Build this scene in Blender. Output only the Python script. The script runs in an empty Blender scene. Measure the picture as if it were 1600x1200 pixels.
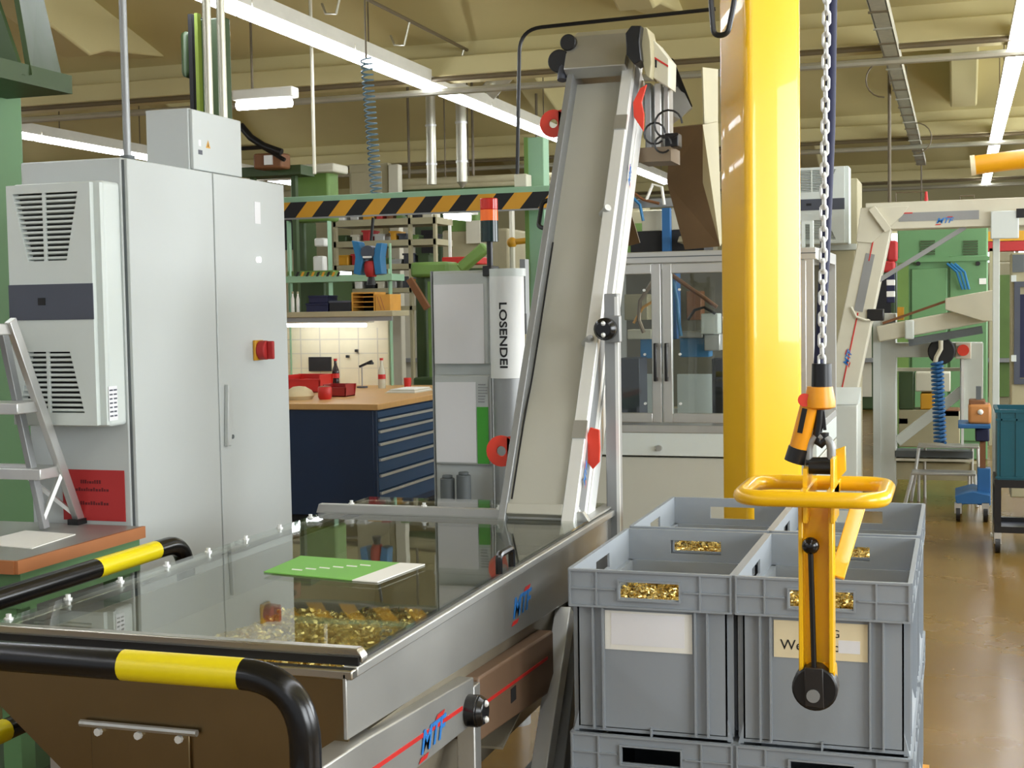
import bpy, bmesh, math, random
from mathutils import Vector, Matrix, Euler
random.seed(7)
R = math.radians
PI = math.pi
scene = bpy.context.scene
C = scene.collection

# ------------------------------------------------------------ camera
F, YAW, PITCH, ROLL, H = 2150.0, R(18), math.atan(119 / 2150.0), -0.0165, 1.6
cam_fw = Vector((-math.sin(YAW) * math.cos(PITCH), math.cos(YAW) * math.cos(PITCH), -math.sin(PITCH)))
_r = Vector((math.cos(YAW), math.sin(YAW), 0))
_u = _r.cross(cam_fw)
cam_r = _r * math.cos(ROLL) + _u * math.sin(ROLL)
cam_u = _u * math.cos(ROLL) - _r * math.sin(ROLL)
cd = bpy.data.cameras.new('camera')
cd.sensor_width = 36
cd.lens = F / 1600 * 36
cd.clip_end = 200
cam = bpy.data.objects.new('camera', cd)
C.objects.link(cam)
cam.matrix_world = Matrix(((cam_r.x, cam_u.x, -cam_fw.x, 0), (cam_r.y, cam_u.y, -cam_fw.y, 0),
                           (cam_r.z, cam_u.z, -cam_fw.z, H), (0, 0, 0, 1)))
scene.camera = cam
def ray(px, py): return cam_fw + cam_r * ((px - 800) / F) + cam_u * ((600 - py) / F)
O = Vector((0, 0, H))
def onz(px, py, z): d = ray(px, py); return O + d * ((z - H) / d.z)
def onx(px, py, x): d = ray(px, py); return O + d * (x / d.x)
def ony(px, py, y): d = ray(px, py); return O + d * (y / d.y)

# ------------------------------------------------------------ world and lights
w = bpy.data.worlds.new('world'); scene.world = w; w.use_nodes = True
bg = w.node_tree.nodes['Background']
bg.inputs[0].default_value = (0.92, 0.96, 1.0, 1)
bg.inputs[1].default_value = 0.6
scene.view_settings.view_transform = 'Standard'
scene.view_settings.look = 'None'
scene.view_settings.gamma = 1
scene.view_settings.use_curve_mapping = False
scene.view_settings.exposure = -0.05
WINDOW_W = 80
def window_light(name, loc, rot, sx, sy, watts, col=(0.92, 0.97, 1.0)):
    l = bpy.data.lights.new(name, 'AREA'); l.shape = 'RECTANGLE'; l.size = sx; l.size_y = sy
    l.energy = watts; l.color = col
    o = bpy.data.objects.new(name, l); C.objects.link(o); o.location = loc; o.rotation_euler = rot
for yy in (-0.5, 4.5, 9.5, 14.5):
    window_light('daylight_window', (4.85, yy, 2.3), (0, R(90), 0), 2.0, 3.6, WINDOW_W * 3.6)
TUBE_E = 18.0

# ------------------------------------------------------------ materials
def lin(c):
    c = c / 255.0
    return c / 12.92 if c <= 0.04045 else ((c + 0.055) / 1.055) ** 2.4
def rgb(r, g, b): return (lin(r), lin(g), lin(b), 1)
MATS = {}
def mat(name, col, rough=0.5, metal=0.0, var=0.06, scale=6.0, bump=0.0, emit=0.0, spec=0.5, stretch=None, coat=0.0):
    if name in MATS: return MATS[name]
    m = bpy.data.materials.new(name); m.use_nodes = True
    nt = m.node_tree; b = nt.nodes['Principled BSDF']
    c = rgb(*col)
    b.inputs['Roughness'].default_value = rough
    b.inputs['Metallic'].default_value = metal
    b.inputs['Specular IOR Level'].default_value = spec
    b.inputs['Coat Weight'].default_value = coat
    tc = nt.nodes.new('ShaderNodeTexCoord')
    mp = nt.nodes.new('ShaderNodeMapping'); nt.links.new(tc.outputs['Object'], mp.inputs[0])
    if stretch: mp.inputs['Scale'].default_value = stretch
    nz = nt.nodes.new('ShaderNodeTexNoise'); nz.inputs['Scale'].default_value = scale; nz.inputs['Detail'].default_value = 4
    nt.links.new(mp.outputs[0], nz.inputs['Vector'])
    mx = nt.nodes.new('ShaderNodeMix'); mx.data_type = 'RGBA'
    lo = tuple(max(0, v * (1 - var * 2)) for v in c[:3]) + (1,)
    hi = tuple(min(1, v * (1 + var * 2)) for v in c[:3]) + (1,)
    mx.inputs[6].default_value = lo; mx.inputs[7].default_value = hi
    nt.links.new(nz.outputs['Fac'], mx.inputs[0])
    nt.links.new(mx.outputs[2], b.inputs['Base Color'])
    rr = nt.nodes.new('ShaderNodeMapRange'); rr.inputs[3].default_value = max(0.02, rough - 0.05); rr.inputs[4].default_value = min(1, rough + 0.07)
    nt.links.new(nz.outputs['Fac'], rr.inputs[0]); nt.links.new(rr.outputs[0], b.inputs['Roughness'])
    if bump:
        bp = nt.nodes.new('ShaderNodeBump'); bp.inputs['Strength'].default_value = bump; bp.inputs['Distance'].default_value = 0.004
        nt.links.new(nz.outputs['Fac'], bp.inputs['Height']); nt.links.new(bp.outputs[0], b.inputs['Normal'])
    if emit:
        b.inputs['Emission Color'].default_value = c
        b.inputs['Emission Strength'].default_value = emit
    MATS[name] = m
    return m
def glass_mat(name, tint=(1, 1, 1), rough=0.015):
    m = bpy.data.materials.new(name); m.use_nodes = True; nt = m.node_tree
    for n in list(nt.nodes): nt.nodes.remove(n)
    out = nt.nodes.new('ShaderNodeOutputMaterial'); mix = nt.nodes.new('ShaderNodeMixShader')
    tr = nt.nodes.new('ShaderNodeBsdfTransparent'); tr.inputs[0].default_value = tint + (1,)
    gl = nt.nodes.new('ShaderNodeBsdfGlossy'); gl.inputs['Roughness'].default_value = rough
    lw = nt.nodes.new('ShaderNodeLayerWeight'); lw.inputs[0].default_value = 0.5
    pw = nt.nodes.new('ShaderNodeMath'); pw.operation = 'POWER'; pw.inputs[1].default_value = 5.0
    fr = nt.nodes.new('ShaderNodeMath'); fr.operation = 'MULTIPLY_ADD'; fr.inputs[1].default_value = 0.96; fr.inputs[2].default_value = 0.04
    nt.links.new(lw.outputs['Facing'], pw.inputs[0]); nt.links.new(pw.outputs[0], fr.inputs[0])
    tc = nt.nodes.new('ShaderNodeTexCoord'); nz = nt.nodes.new('ShaderNodeTexNoise'); nz.inputs['Scale'].default_value = 2.5
    nt.links.new(tc.outputs['Object'], nz.inputs['Vector'])
    bp = nt.nodes.new('ShaderNodeBump'); bp.inputs['Strength'].default_value = 0.05; bp.inputs['Distance'].default_value = 0.01
    nt.links.new(nz.outputs['Fac'], bp.inputs['Height']); nt.links.new(bp.outputs[0], gl.inputs['Normal'])
    nt.links.new(fr.outputs[0], mix.inputs[0]); nt.links.new(tr.outputs[0], mix.inputs[1]); nt.links.new(gl.outputs[0], mix.inputs[2])
    nt.links.new(mix.outputs[0], out.inputs[0])
    MATS[name] = m
    return m

M_CEIL = mat('ceiling_cream', (196, 184, 132), 0.85, var=0.05, scale=1.2, bump=0.1)
M_BEAM = mat('beam_cream', (198, 187, 138), 0.8, var=0.05, scale=1.5, bump=0.1)
M_WALL = mat('wall_cream', (170, 162, 124), 0.85, var=0.05, scale=1.0)
M_CAB = mat('cabinet_grey', (190, 195, 193), 0.42, var=0.02, scale=3)
M_CABD = mat('cabinet_seam', (92, 98, 100), 0.6)
M_WHITE = mat('unit_white', (206, 213, 209), 0.4, var=0.02)
M_SLATE = mat('slate_band', (72, 76, 88), 0.45)
M_DARK = mat('dark_void', (28, 28, 30), 0.7)
M_BLACK = mat('black_plastic', (18, 18, 20), 0.35)
M_BLACKG = mat('black_gloss_paint', (14, 14, 16), 0.22)
M_YELLOW = mat('barrier_yellow', (236, 214, 18), 0.3, var=0.05, scale=8)
M_CRANE = mat('crane_yellow', (248, 192, 16), 0.3, var=0.03, scale=2, coat=0.4)
M_ORANGE = mat('hoist_orange', (240, 158, 18), 0.35)
M_ALU = mat('aluminium', (205, 205, 202), 0.38, 0.85, var=0.04, scale=14, stretch=(1, 1, 0.15))
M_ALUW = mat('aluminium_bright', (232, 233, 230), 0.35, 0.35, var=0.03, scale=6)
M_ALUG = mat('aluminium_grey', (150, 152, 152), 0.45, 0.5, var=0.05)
M_STEEL = mat('stainless_steel', (190, 186, 176), 0.28, 1.0, var=0.07, scale=9, stretch=(0.3, 0.3, 4), bump=0.03)
M_STEELM = mat('matt_steel', (186, 186, 182), 0.42, 0.8, var=0.06, scale=5)
M_DSTEEL = mat('dull_brown_steel', (132, 116, 96), 0.4, 0.5, var=0.1, scale=5)
M_COVER = mat('conveyor_cover_grey', (178, 176, 163), 0.5, 0.1, var=0.03, scale=4)
M_RED = mat('lug_red', (222, 62, 40), 0.4)
M_REDL = mat('red_line', (196, 40, 36), 0.5)
M_BLUE = mat('logo_blue', (40, 120, 200), 0.5)
M_NAVY = mat('navy', (22, 26, 62), 0.6)
M_CRATE = mat('crate_grey', (146, 153, 160), 0.45, var=0.03, scale=5)
M_PAPER = mat('paper_grey', (232, 232, 235), 0.8, var=0.01)
M_CARD = mat('card_white', (238, 237, 230), 0.8, var=0.02)
M_CARDW = mat('card_cream', (232, 218, 182), 0.8, var=0.02)
M_INK = mat('ink', (30, 30, 32), 0.8)
M_BRASS = mat('brass', (236, 206, 128), 0.26, 0.8, var=0.12, scale=30)
M_GREEN = mat('machine_green', (98, 142, 94), 0.45, var=0.06, scale=2)
M_GREENL = mat('column_pale_green', (140, 178, 146), 0.5, var=0.05)
M_GREEND = mat('machine_dark_green', (58, 78, 42), 0.5, var=0.08)
M_GREENV = mat('machine_leaf_green', (104, 136, 66), 0.5, var=0.08)
M_SHEET = mat('green_sheet', (120, 186, 80), 0.6, var=0.05)
M_WOOD = mat('beech_top', (196, 152, 92), 0.45, var=0.1, scale=5, stretch=(1, 12, 1))
M_WOODE = mat('wood_edge', (176, 112, 66), 0.5, var=0.08)
M_CRATEW = mat('crate_wood', (206, 150, 60), 0.6, var=0.12, scale=7)
M_DBLUE = mat('bench_blue', (2, 34, 66), 0.4, var=0.04)
M_DBLUEL = mat('drawer_blue', (24, 60, 94), 0.4, var=0.04)
M_TEAL = mat('teal_crate', (10, 78, 92), 0.4)
M_TBLUE = mat('tool_blue', (44, 118, 168), 0.4)
M_JBLUE = mat('jack_blue', (40, 96, 150), 0.45)
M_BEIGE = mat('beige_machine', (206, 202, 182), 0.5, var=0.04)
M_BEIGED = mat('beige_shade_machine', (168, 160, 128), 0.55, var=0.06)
M_GREYB = mat('machine_base_grey', (188, 188, 176), 0.5, var=0.02)
M_FRAME = mat('machine_frame_grey', (196, 200, 192), 0.5, var=0.03)
M_REDS = mat('sign_red', (176, 40, 40), 0.6)
M_REDB = mat('bin_red', (196, 36, 28), 0.4)
M_PIPE = mat('pipe_galvanised', (190, 188, 172), 0.35, 0.7)
M_PIPED = mat('pipe_brown', (96, 84, 60), 0.5)
M_TRAY = mat('cable_tray', (168, 164, 146), 0.55, 0.3, var=0.15, scale=20)
M_TUBE = mat('fluorescent_tube', (244, 248, 255), 0.5, emit=TUBE_E, var=0)
M_LUM = mat('luminaire_white', (215, 212, 200), 0.5)
M_BRIGHT = mat('window_daylight', (240, 246, 255), 0.5, emit=4.0, var=0)
M_AMBER = mat('amber_lens', (240, 110, 40), 0.2, emit=0.25)
M_REDLENS = mat('red_lens', (200, 40, 24), 0.2, emit=0.15)
M_TEALENS = mat('dark_green_lens', (16, 44, 44), 0.2)
M_MUSTARD = mat('stripe_mustard', (206, 150, 34), 0.5)
M_BOTTLE = mat('cola_dark', (40, 12, 14), 0.12)
M_RUST = mat('rust_brown', (120, 78, 46), 0.6, var=0.12)
M_STEELF = mat('front_steel_floor_tint', (134, 116, 84), 0.3, 1.0, var=0.09, scale=4, bump=0.03)  # plain steel; the floor's brown reflection is put into its colour
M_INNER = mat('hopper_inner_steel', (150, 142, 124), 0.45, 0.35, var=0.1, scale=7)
M_JIB = mat('jib_yellow', (224, 158, 22), 0.35)
M_SOCKET = mat('handle_grey', (188, 192, 190), 0.4)
M_GLASS = glass_mat('lid_glass', (0.9, 0.93, 0.9))
M_PANE = glass_mat('door_glass', (0.86, 0.88, 0.86))

def floor_mat():
    m = bpy.data.materials.new('floor_epoxy'); m.use_nodes = True; nt = m.node_tree; b = nt.nodes['Principled BSDF']
    tc = nt.nodes.new('ShaderNodeTexCoord')
    n1 = nt.nodes.new('ShaderNodeTexNoise'); n1.inputs['Scale'].default_value = 0.9; n1.inputs['Detail'].default_value = 6
    n2 = nt.nodes.new('ShaderNodeTexNoise'); n2.inputs['Scale'].default_value = 3; n2.inputs['Detail'].default_value = 4
    cr = nt.nodes.new('ShaderNodeValToRGB')
    cr.color_ramp.elements[0].color = rgb(112, 84, 36); cr.color_ramp.elements[0].position = 0.3
    cr.color_ramp.elements[1].color = rgb(130, 101, 46); cr.color_ramp.elements[1].position = 0.72
    nt.links.new(tc.outputs['Object'], n1.inputs['Vector']); nt.links.new(tc.outputs['Object'], n2.inputs['Vector'])
    nt.links.new(n1.outputs['Fac'], cr.inputs[0]); nt.links.new(cr.outputs[0], b.inputs['Base Color'])
    mr = nt.nodes.new('ShaderNodeMapRange'); mr.inputs[3].default_value = 0.2; mr.inputs[4].default_value = 0.32
    nt.links.new(n2.outputs['Fac'], mr.inputs[0]); nt.links.new(mr.outputs[0], b.inputs['Roughness'])
    return m
M_FLOOR = floor_mat()

# ------------------------------------------------------------ mesh helpers
ORG = {}
def V(*a): return Vector(a)
class MB:
    def __init__(s, M=None): s.v = []; s.f = []; s.M = M
    def add(s, vs, fs):
        n = len(s.v)
        s.v += [(s.M @ Vector(p)) if s.M else Vector(p) for p in vs]
        s.f += [tuple(i + n for i in f) for f in fs]
        return s
    def box(s, x0, x1, y0, y1, z0, z1):
        return s.add([(x0, y0, z0), (x1, y0, z0), (x1, y1, z0), (x0, y1, z0), (x0, y0, z1), (x1, y0, z1), (x1, y1, z1), (x0, y1, z1)],
                     [(0, 3, 2, 1), (4, 5, 6, 7), (0, 1, 5, 4), (1, 2, 6, 5), (2, 3, 7, 6), (3, 0, 4, 7)])
    def bar(s, a, b, wx, wy, up=(0, 0, 1)):
        a = Vector(a); b = Vector(b); d = (b - a).normalized(); u = Vector(up)
        if abs(d.dot(u)) > 0.98: u = Vector((0, 1, 0))
        x = d.cross(u).normalized(); y = x.cross(d)
        vs = []
        for p in (a, b):
            for i, j in ((-1, -1), (1, -1), (1, 1), (-1, 1)): vs.append(p + x * (i * wx / 2) + y * (j * wy / 2))
        return s.add(vs, [(0, 1, 2, 3), (7, 6, 5, 4), (0, 4, 5, 1), (1, 5, 6, 2), (2, 6, 7, 3), (3, 7, 4, 0)])
    def ring(s, c, x, y, r, n): return [c + x * (r * math.cos(2 * PI * i / n)) + y * (r * math.sin(2 * PI * i / n)) for i in range(n)]
    def cyl(s, a, b, r, r2=None, n=16):
        a = Vector(a); b = Vector(b); r2 = r if r2 is None else r2
        d = (b - a).normalized(); u = Vector((0, 0, 1)) if abs(d.z) < 0.95 else Vector((1, 0, 0))
        x = d.cross(u).normalized(); y = d.cross(x)
        vs = s.ring(a, x, y, r, n) + s.ring(b, x, y, r2, n)
        fs = [(i, (i + 1) % n, n + (i + 1) % n, n + i) for i in range(n)] + [tuple(range(n - 1, -1, -1)), tuple(range(n, 2 * n))]
        return s.add(vs, fs)
    def tube(s, pts, r, n=10, closed=False):
        pts = [Vector(p) for p in pts]; m = len(pts); vs = []; px = None
        for i, p in enumerate(pts):
            if closed: d = pts[(i + 1) % m] - pts[i - 1]
            else: d = pts[min(i + 1, m - 1)] - pts[max(i - 1, 0)]
            d.normalize()
            if px is None:
                u = Vector((0, 0, 1)) if abs(d.z) < 0.9 else Vector((1, 0, 0))
                px = d.cross(u).normalized()
            else:
                px = (px - d * px.dot(d)).normalized()
            vs += s.ring(p, px, d.cross(px), r, n)
        fs = []
        for i in range(m if closed else m - 1):
            a = i * n; b = ((i + 1) % m) * n
            fs += [(a + j, a + (j + 1) % n, b + (j + 1) % n, b + j) for j in range(n)]
        if not closed: fs += [tuple(range(n - 1, -1, -1)), tuple(range((m - 1) * n, m * n))]
        return s.add(vs, fs)
    def prism(s, poly, axis, a, b):
        def P(p, t):
            if axis == 'x': return (t, p[0], p[1])
            if axis == 'y': return (p[0], t, p[1])
            return (p[0], p[1], t)
        n = len(poly)
        vs = [P(p, a) for p in poly] + [P(p, b) for p in poly]
        return s.add(vs, [tuple(range(n)), tuple(range(2 * n - 1, n - 1, -1))] + [(i, n + i, n + (i + 1) % n, (i + 1) % n) for i in range(n)])
    def frame(s, x0, x1, z0, z1, y0, y1, t):
        s.box(x0, x0 + t, y0, y1, z0, z1); s.box(x1 - t, x1, y0, y1, z0, z1)
        s.box(x0 + t, x1 - t, y0, y1, z1 - t, z1); return s.box(x0 + t, x1 - t, y0, y1, z0, z0 + t)
    def lathe(s, c, prof, n=20):
        c = Vector(c); m = len(prof); vs = []
        for r, z in prof: vs += [c + Vector((r * math.cos(2 * PI * i / n), r * math.sin(2 * PI * i / n), z)) for i in range(n)]
        fs = [(k * n + i, k * n + (i + 1) % n, (k + 1) * n + (i + 1) % n, (k + 1) * n + i) for k in range(m - 1) for i in range(n)]
        fs += [tuple(range(n - 1, -1, -1)), tuple(range((m - 1) * n, m * n))]
        return s.add(vs, fs)
    def sphere(s, c, r, n=14):
        prof = [(max(1e-4, r * math.sin(PI * k / 8)), -r * math.cos(PI * k / 8)) for k in range(9)]
        return s.lathe(c, prof, n)
    def plate_hole(s, cx, cz, r, hole, y0, y1, tail=None, n=20):
        # ring plate in the x-z plane with round hole
        vs = []; fs = []
        for y in (y0, y1):
            for rr in (hole, r):
                vs += [Vector((cx + rr * math.cos(2 * PI * i / n), y, cz + rr * math.sin(2 * PI * i / n))) for i in range(n)]
        for i in range(n):
            j = (i + 1) % n
            fs += [(i, n + i, n + j, j), (2 * n + i, 2 * n + j, 3 * n + j, 3 * n + i), (n + i, 3 * n + i, 3 * n + j, n + j), (i, j, 2 * n + j, 2 * n + i)]
        s.add(vs, fs)
        return s
    def build(s, name, m, parent=None, at=None, bevel=0.0, smooth=True, seg=2):
        org = Vector((0, 0, 0))
        if parent is not None: org = ORG[parent]
        elif at is not None: org = Vector(at)
        me = bpy.data.meshes.new(name)
        me.from_pydata([tuple(p - org) for p in s.v], [], s.f)
        bm = bmesh.new(); bm.from_mesh(me); bmesh.ops.recalc_face_normals(bm, faces=bm.faces)
        bm.to_mesh(me); bm.free()
        if smooth:
            me.shade_smooth(); me.set_sharp_from_angle(angle=R(38))
        o = bpy.data.objects.new(name, me); C.objects.link(o)
        me.materials.append(m)
        if parent is not None: o.parent = parent
        else: o.location = org
        ORG[o] = org
        if bevel:
            md = o.modifiers.new('bevel', 'BEVEL'); md.width = bevel; md.segments = seg; md.limit_method = 'ANGLE'; md.angle_limit = R(40)
        return o
def tag(o, label, cat, group=None, kind=None):
    if label: o['label'] = label
    if cat: o['category'] = cat
    if group: o['group'] = group
    if kind: o['kind'] = kind
    return o
def thing(name, label, cat, loc=(0, 0, 0), group=None):
    o = bpy.data.objects.new(name, None); C.objects.link(o); o.location = loc; o.empty_display_size = 0.1
    ORG[o] = Vector(loc)
    return tag(o, label, cat, group)
def struct(name, mb, m, parent=None, **k):
    o = mb.build(name, m, parent, **k)
    if parent is None: o['kind'] = 'structure'
    return o
def B(x0, x1, y0, y1, z0, z1): return MB().box(x0, x1, y0, y1, z0, z1)
def copy_tree(root, loc):
    r = root.copy(); C.objects.link(r); r.location = loc
    for ch in list(root.children):
        c = ch.copy(); C.objects.link(c); c.parent = r
        for g in ch.children:
            d = g.copy(); C.objects.link(d); d.parent = c
    return r
def linked(o, name, parent, loc=(0, 0, 0), rot=None):
    c = bpy.data.objects.new(name, o.data); C.objects.link(c); c.parent = parent; c.location = loc
    if rot: c.rotation_euler = rot
    ORG[c] = ORG.get(parent, Vector())
    return c
def text(name, body, size, M, m, parent, shear=0.0, bold=0.0, depth=0.0006, sx=1.0):
    cu = bpy.data.curves.new('t', 'FONT'); cu.body = body; cu.size = size; cu.shear = shear; cu.offset = bold
    cu.align_x = 'CENTER'; cu.align_y = 'CENTER'; cu.extrude = depth; cu.resolution_u = 3
    t = bpy.data.objects.new('t', cu)
    me = bpy.data.meshes.new_from_object(t); bpy.data.objects.remove(t); bpy.data.curves.remove(cu)
    org = ORG[parent]
    me.transform(Matrix.Translation(-org) @ M @ Matrix.Diagonal((sx, 1, 1, 1)))
    me.materials.clear(); me.materials.append(m); me.name = name
    o = bpy.data.objects.new(name, me); C.objects.link(o); o.parent = parent
    ORG[o] = org
    return o
def FX(x, y, z): return Matrix(((0, 0, 1, x), (1, 0, 0, y), (0, 1, 0, z), (0, 0, 0, 1)))     # reads from +x
def FY(x, y, z): return Matrix(((1, 0, 0, x), (0, 0, -1, y), (0, 1, 0, z), (0, 0, 0, 1)))    # reads from -y
def logo(parent, M, s):
    # blue slanted letters between two red strokes
    text('logo_lettering', 'MTF', s, M @ Matrix.Translation((0, 0, 0.001)), M_BLUE, parent, shear=0.35, bold=s * 0.02, sx=1.1)
    for (x, y, w_) in ((0.75, 0.48, 0.7), (-0.75, -0.48, 0.7)):
        mb = MB(M)
        mb.add([(s * (x - w_ / 2 - .1), s * (y - .07), .001), (s * (x + w_ / 2 - .1), s * (y - .07), .001), (s * (x + w_ / 2 + .1), s * (y + .07), .001), (s * (x - w_ / 2 + .1), s * (y + .07), .001)], [(0, 1, 2, 3)])
        mb.build('logo_stroke', M_REDL, parent, smooth=False)
def bend(pts, r, n=6):
    # round the inner corners of a polyline
    pts = [Vector(p) for p in pts]; out = [pts[0]]
    for i in range(1, len(pts) - 1):
        a, b, c = pts[i - 1], pts[i], pts[i + 1]
        d1 = (a - b).normalized(); d2 = (c - b).normalized()
        k = min(r, (a - b).length * 0.49, (c - b).length * 0.49)
        p0 = b + d1 * k; p2 = b + d2 * k
        for t in range(n + 1):
            t /= n
            out.append(p0 * (1 - t) ** 2 + b * 2 * t * (1 - t) + p2 * t * t)
    out.append(pts[-1]); return out
def coil(a, b, r, turns, n=10):
    a = Vector(a); b = Vector(b); d = (b - a); ax = d.normalized(); x = ax.cross(Vector((0, 1, 0.2))).normalized(); y = ax.cross(x)
    k = int(turns * n)
    return [a + d * (i / k) + x * (r * math.cos(2 * PI * i / n)) + y * (r * math.sin(2 * PI * i / n)) for i in range(k + 1)]

# ============================================================ THE SETTING
struct('floor', B(-18, 5.2, -5, 28, -0.1, 0), M_FLOOR)
struct('wall_back', B(-18, 5.2, 27.5, 27.7, 0, 6), M_WALL)
struct('wall_left', B(-17, -16.8, -5, 27.5, 0, 6), M_WALL)
mb = MB().box(5.0, 5.2, -5, 27.5, 0, 1.2).box(5.0, 5.2, -5, 27.5, 3.4, 6)
for yy in (-5, -2.7, 2.3, 7.3, 12.3, 16.9, 21, 26): mb.box(5.0, 5.2, yy, yy + 0.4, 1.2, 3.4)
struct('wall_right', mb, M_WALL)
# saw-tooth roof: sloping slabs that rise towards the camera from each gutter beam
for k, yb in enumerate((-1.3, 4.9, 11.1, 17.3, 23.5)):
    y0, z0, z1 = yb - 6.2, 5.5, 3.78
    mb = MB().prism([(y0 + .05, z0), (yb + .25, z1), (yb + .25, z1 + .25), (y0 + .05, z0 + .25)], 'x', -17, 5.2)
    mb.box(-17, 5.2, yb + .25, yb + .4, 3.75, 5.75)
    struct('ceiling' if k == 0 else 'ceiling', mb, M_CEIL)
    t = struct('trim_%d' % (k + 1), MB().box(-17, 5.2, yb - .12, yb + .3, 3.56, 3.72).box(-17, 5.2, yb - .02, yb + .3, 3.72, 4.0), M_BEAM, bevel=.01)
    for xx in (-13.9, -9.2, -4.55, 0.05, 4.5) if k % 2 else (-11.5, -6.9, -2.2, 2.3):
        struct('rafter', MB().prism([(y0 + .1, z0 - .42), (yb - 1.3, 3.72), (yb - 1.05, 3.8), (yb - .15, 3.9), (y0 + .1, z0 + .05)], 'x', xx - .14, xx + .14), M_BEAM, t, bevel=.02)
    # service pipes run under the beam
    for dz, dy, rr, mm in ((3.52, -.2, .022, M_PIPED), (3.44, -.05, .03, M_PIPE)):
        p = MB().cyl((-16.8, yb + dy, dz), (5, yb + dy, dz), rr, n=8).build('service_pipe', mm, t)
# daylight windows in the back wall
for i, (x0, x1, z0, z1) in enumerate(((-1.75, -1.05, 1.5, 2.9), (.35, 2.4, 1.7, 2.85), (-13.5, -11.5, 1.6, 2.6))):
    wn = struct('window_%d' % (i + 1), B(x0, x1, 27.44, 27.48, z0, z1), M_BRIGHT)
    for k in range(4):
        xx = x0 + (x1 - x0) * k / 3
        B(xx - .03, xx + .03, 27.38, 27.46, z0, z1).build('glazing_bar', M_BEIGE, wn)

# ---------------- fluorescent strips
def light_strip(x, z, ys, ye, seg, label):
    t = thing('fluorescent_strip', label, 'ceiling light', (x, ys, z))
    B(x - .035, x + .035, ys, ye, z + .09, z + .16).build('trunking', M_LUM, t)
    y = ys
    while y < ye - .1:
        l = min(seg, ye - y)
        B(x - .07, x + .07, y + .01, y + l - .01, z + .045, z + .09).build('reflector', M_LUM, t)
        MB().cyl((x - .03, y + .03, z + .02), (x - .03, y + l - .03, z + .02), .03, n=8).cyl((x + .03, y + .03, z + .02), (x + .03, y + l - .03, z + .02), .03, n=8).build('tube', M_TUBE, t)
        MB().cyl((x, y + .4, z + .16), (x, y + .4, z + .75), .006, n=6).build('hanger', M_PIPED, t)
        y += seg
    return t
light_strip(-4.27, 3.46, -4.6, 21.0, 1.55, 'long bright fluorescent strip running above the conveyor to the left')
light_strip(.42, 3.46, -4.6, 24.0, 1.55, 'bright fluorescent strip along the right edge above the yellow arm')
light_strip(-9.3, 3.46, -4.6, 19.0, 1.55, 'fluorescent strip glowing low behind the grey cabinet top')
light_strip(-13.4, 3.46, 5.0, 24.0, 1.55, 'far fluorescent strip beside the striped beam near green machine')
p = onz(362, 165, 3.2)
t = thing('ceiling_lamp', 'short single fluorescent lamp right of the green column', 'ceiling light', tuple(p))
B(p.x, p.x + .52, p.y, p.y + .12, p.z + .04, p.z + .12).build('housing', M_LUM, t, bevel=.01)
MB().cyl((p.x + .03, p.y + .04, p.z), (p.x + .49, p.y + .04, p.z), .035, n=10).build('tube', M_TUBE, t)
MB().cyl((p.x + .15, p.y + .06, p.z + .12), (p.x + .15, p.y + .06, p.z + .9), .01, n=6).build('hanger', M_PIPED, t)
# thin rail with hangers beside the main strip
t = thing('suspension_rail', 'thin dark rail hanging beside the long fluorescent strip', 'rail', (-4.0, 7, 3.75))
MB().cyl((-3.95, 6.5, 3.78), (-3.95, 12, 3.78), .014, n=8).build('rail', M_PIPED, t)
for yy in (7.4, 8.6, 9.8, 11): MB().tube([(-3.95, yy, 3.78), (-4.0, yy, 3.6), (-4.1, yy + .05, 3.62), (-4.15, yy + .1, 3.7)], .009, 6).build('bracket', M_PIPE, t)
# cable tray
t = thing('cable_tray', 'galvanised cable tray hung along the ceiling right of the chain', 'cable tray', (-.49, 12, 3.5))
B(-.545, -.435, 6.2, 20.0, 3.475, 3.485).build('tray_floor', M_TRAY, t)
for sx in (-.55, -.44): B(sx, sx + .01, 6.2, 20, 3.475, 3.55).build('tray_side', M_TRAY, t)
MB().cyl((-.515, 6.2, 3.51), (-.515, 19.9, 3.51), .018, n=8).build('cable', M_PIPED, t); MB().cyl((-.465, 6.2, 3.505), (-.465, 19.9, 3.505), .014, n=8).build('cable', M_BLACK, t)
for k in range(24):
    B(-.56, -.43, 6.4 + k * .58, 6.43 + k * .58, 3.465, 3.476).build('rung', M_PIPED if k % 3 else M_PIPE, t)
for k in range(5): MB().cyl((-.55, 7 + k * 3, 3.5), (-.55, 7 + k * 3, 4.3), .006, n=6).build('hanger', M_PIPE, t)
for (yy, rr, sg) in ((11.2, .14, -1), (15.2, .16, 1)):
    MB().tube([(-.49 + sg * (.06 + rr * math.sin(a_ * PI / 10) * 1.0), yy, 3.47 - rr + rr * math.cos(a_ * PI / 10)) for a_ in range(11)], .007, 6).build('cable_loop', M_PIPED, t)
MB().cyl((-.49, 19.95, 3.5), (-.49, 19.95, 2.2), .012, n=6).build('drop_cable', M_PIPED, t)

# ============================================================ FEED HOPPER
HX0, HX1, HY0, HY1, HZ = -1.95, -1.05, 2.26, 4.36, .95
t = hop = thing('feed_hopper', 'stainless steel feed hopper with hinged glass lid in the foreground', 'hopper', (-1.5, 3.2, 0))
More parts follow.
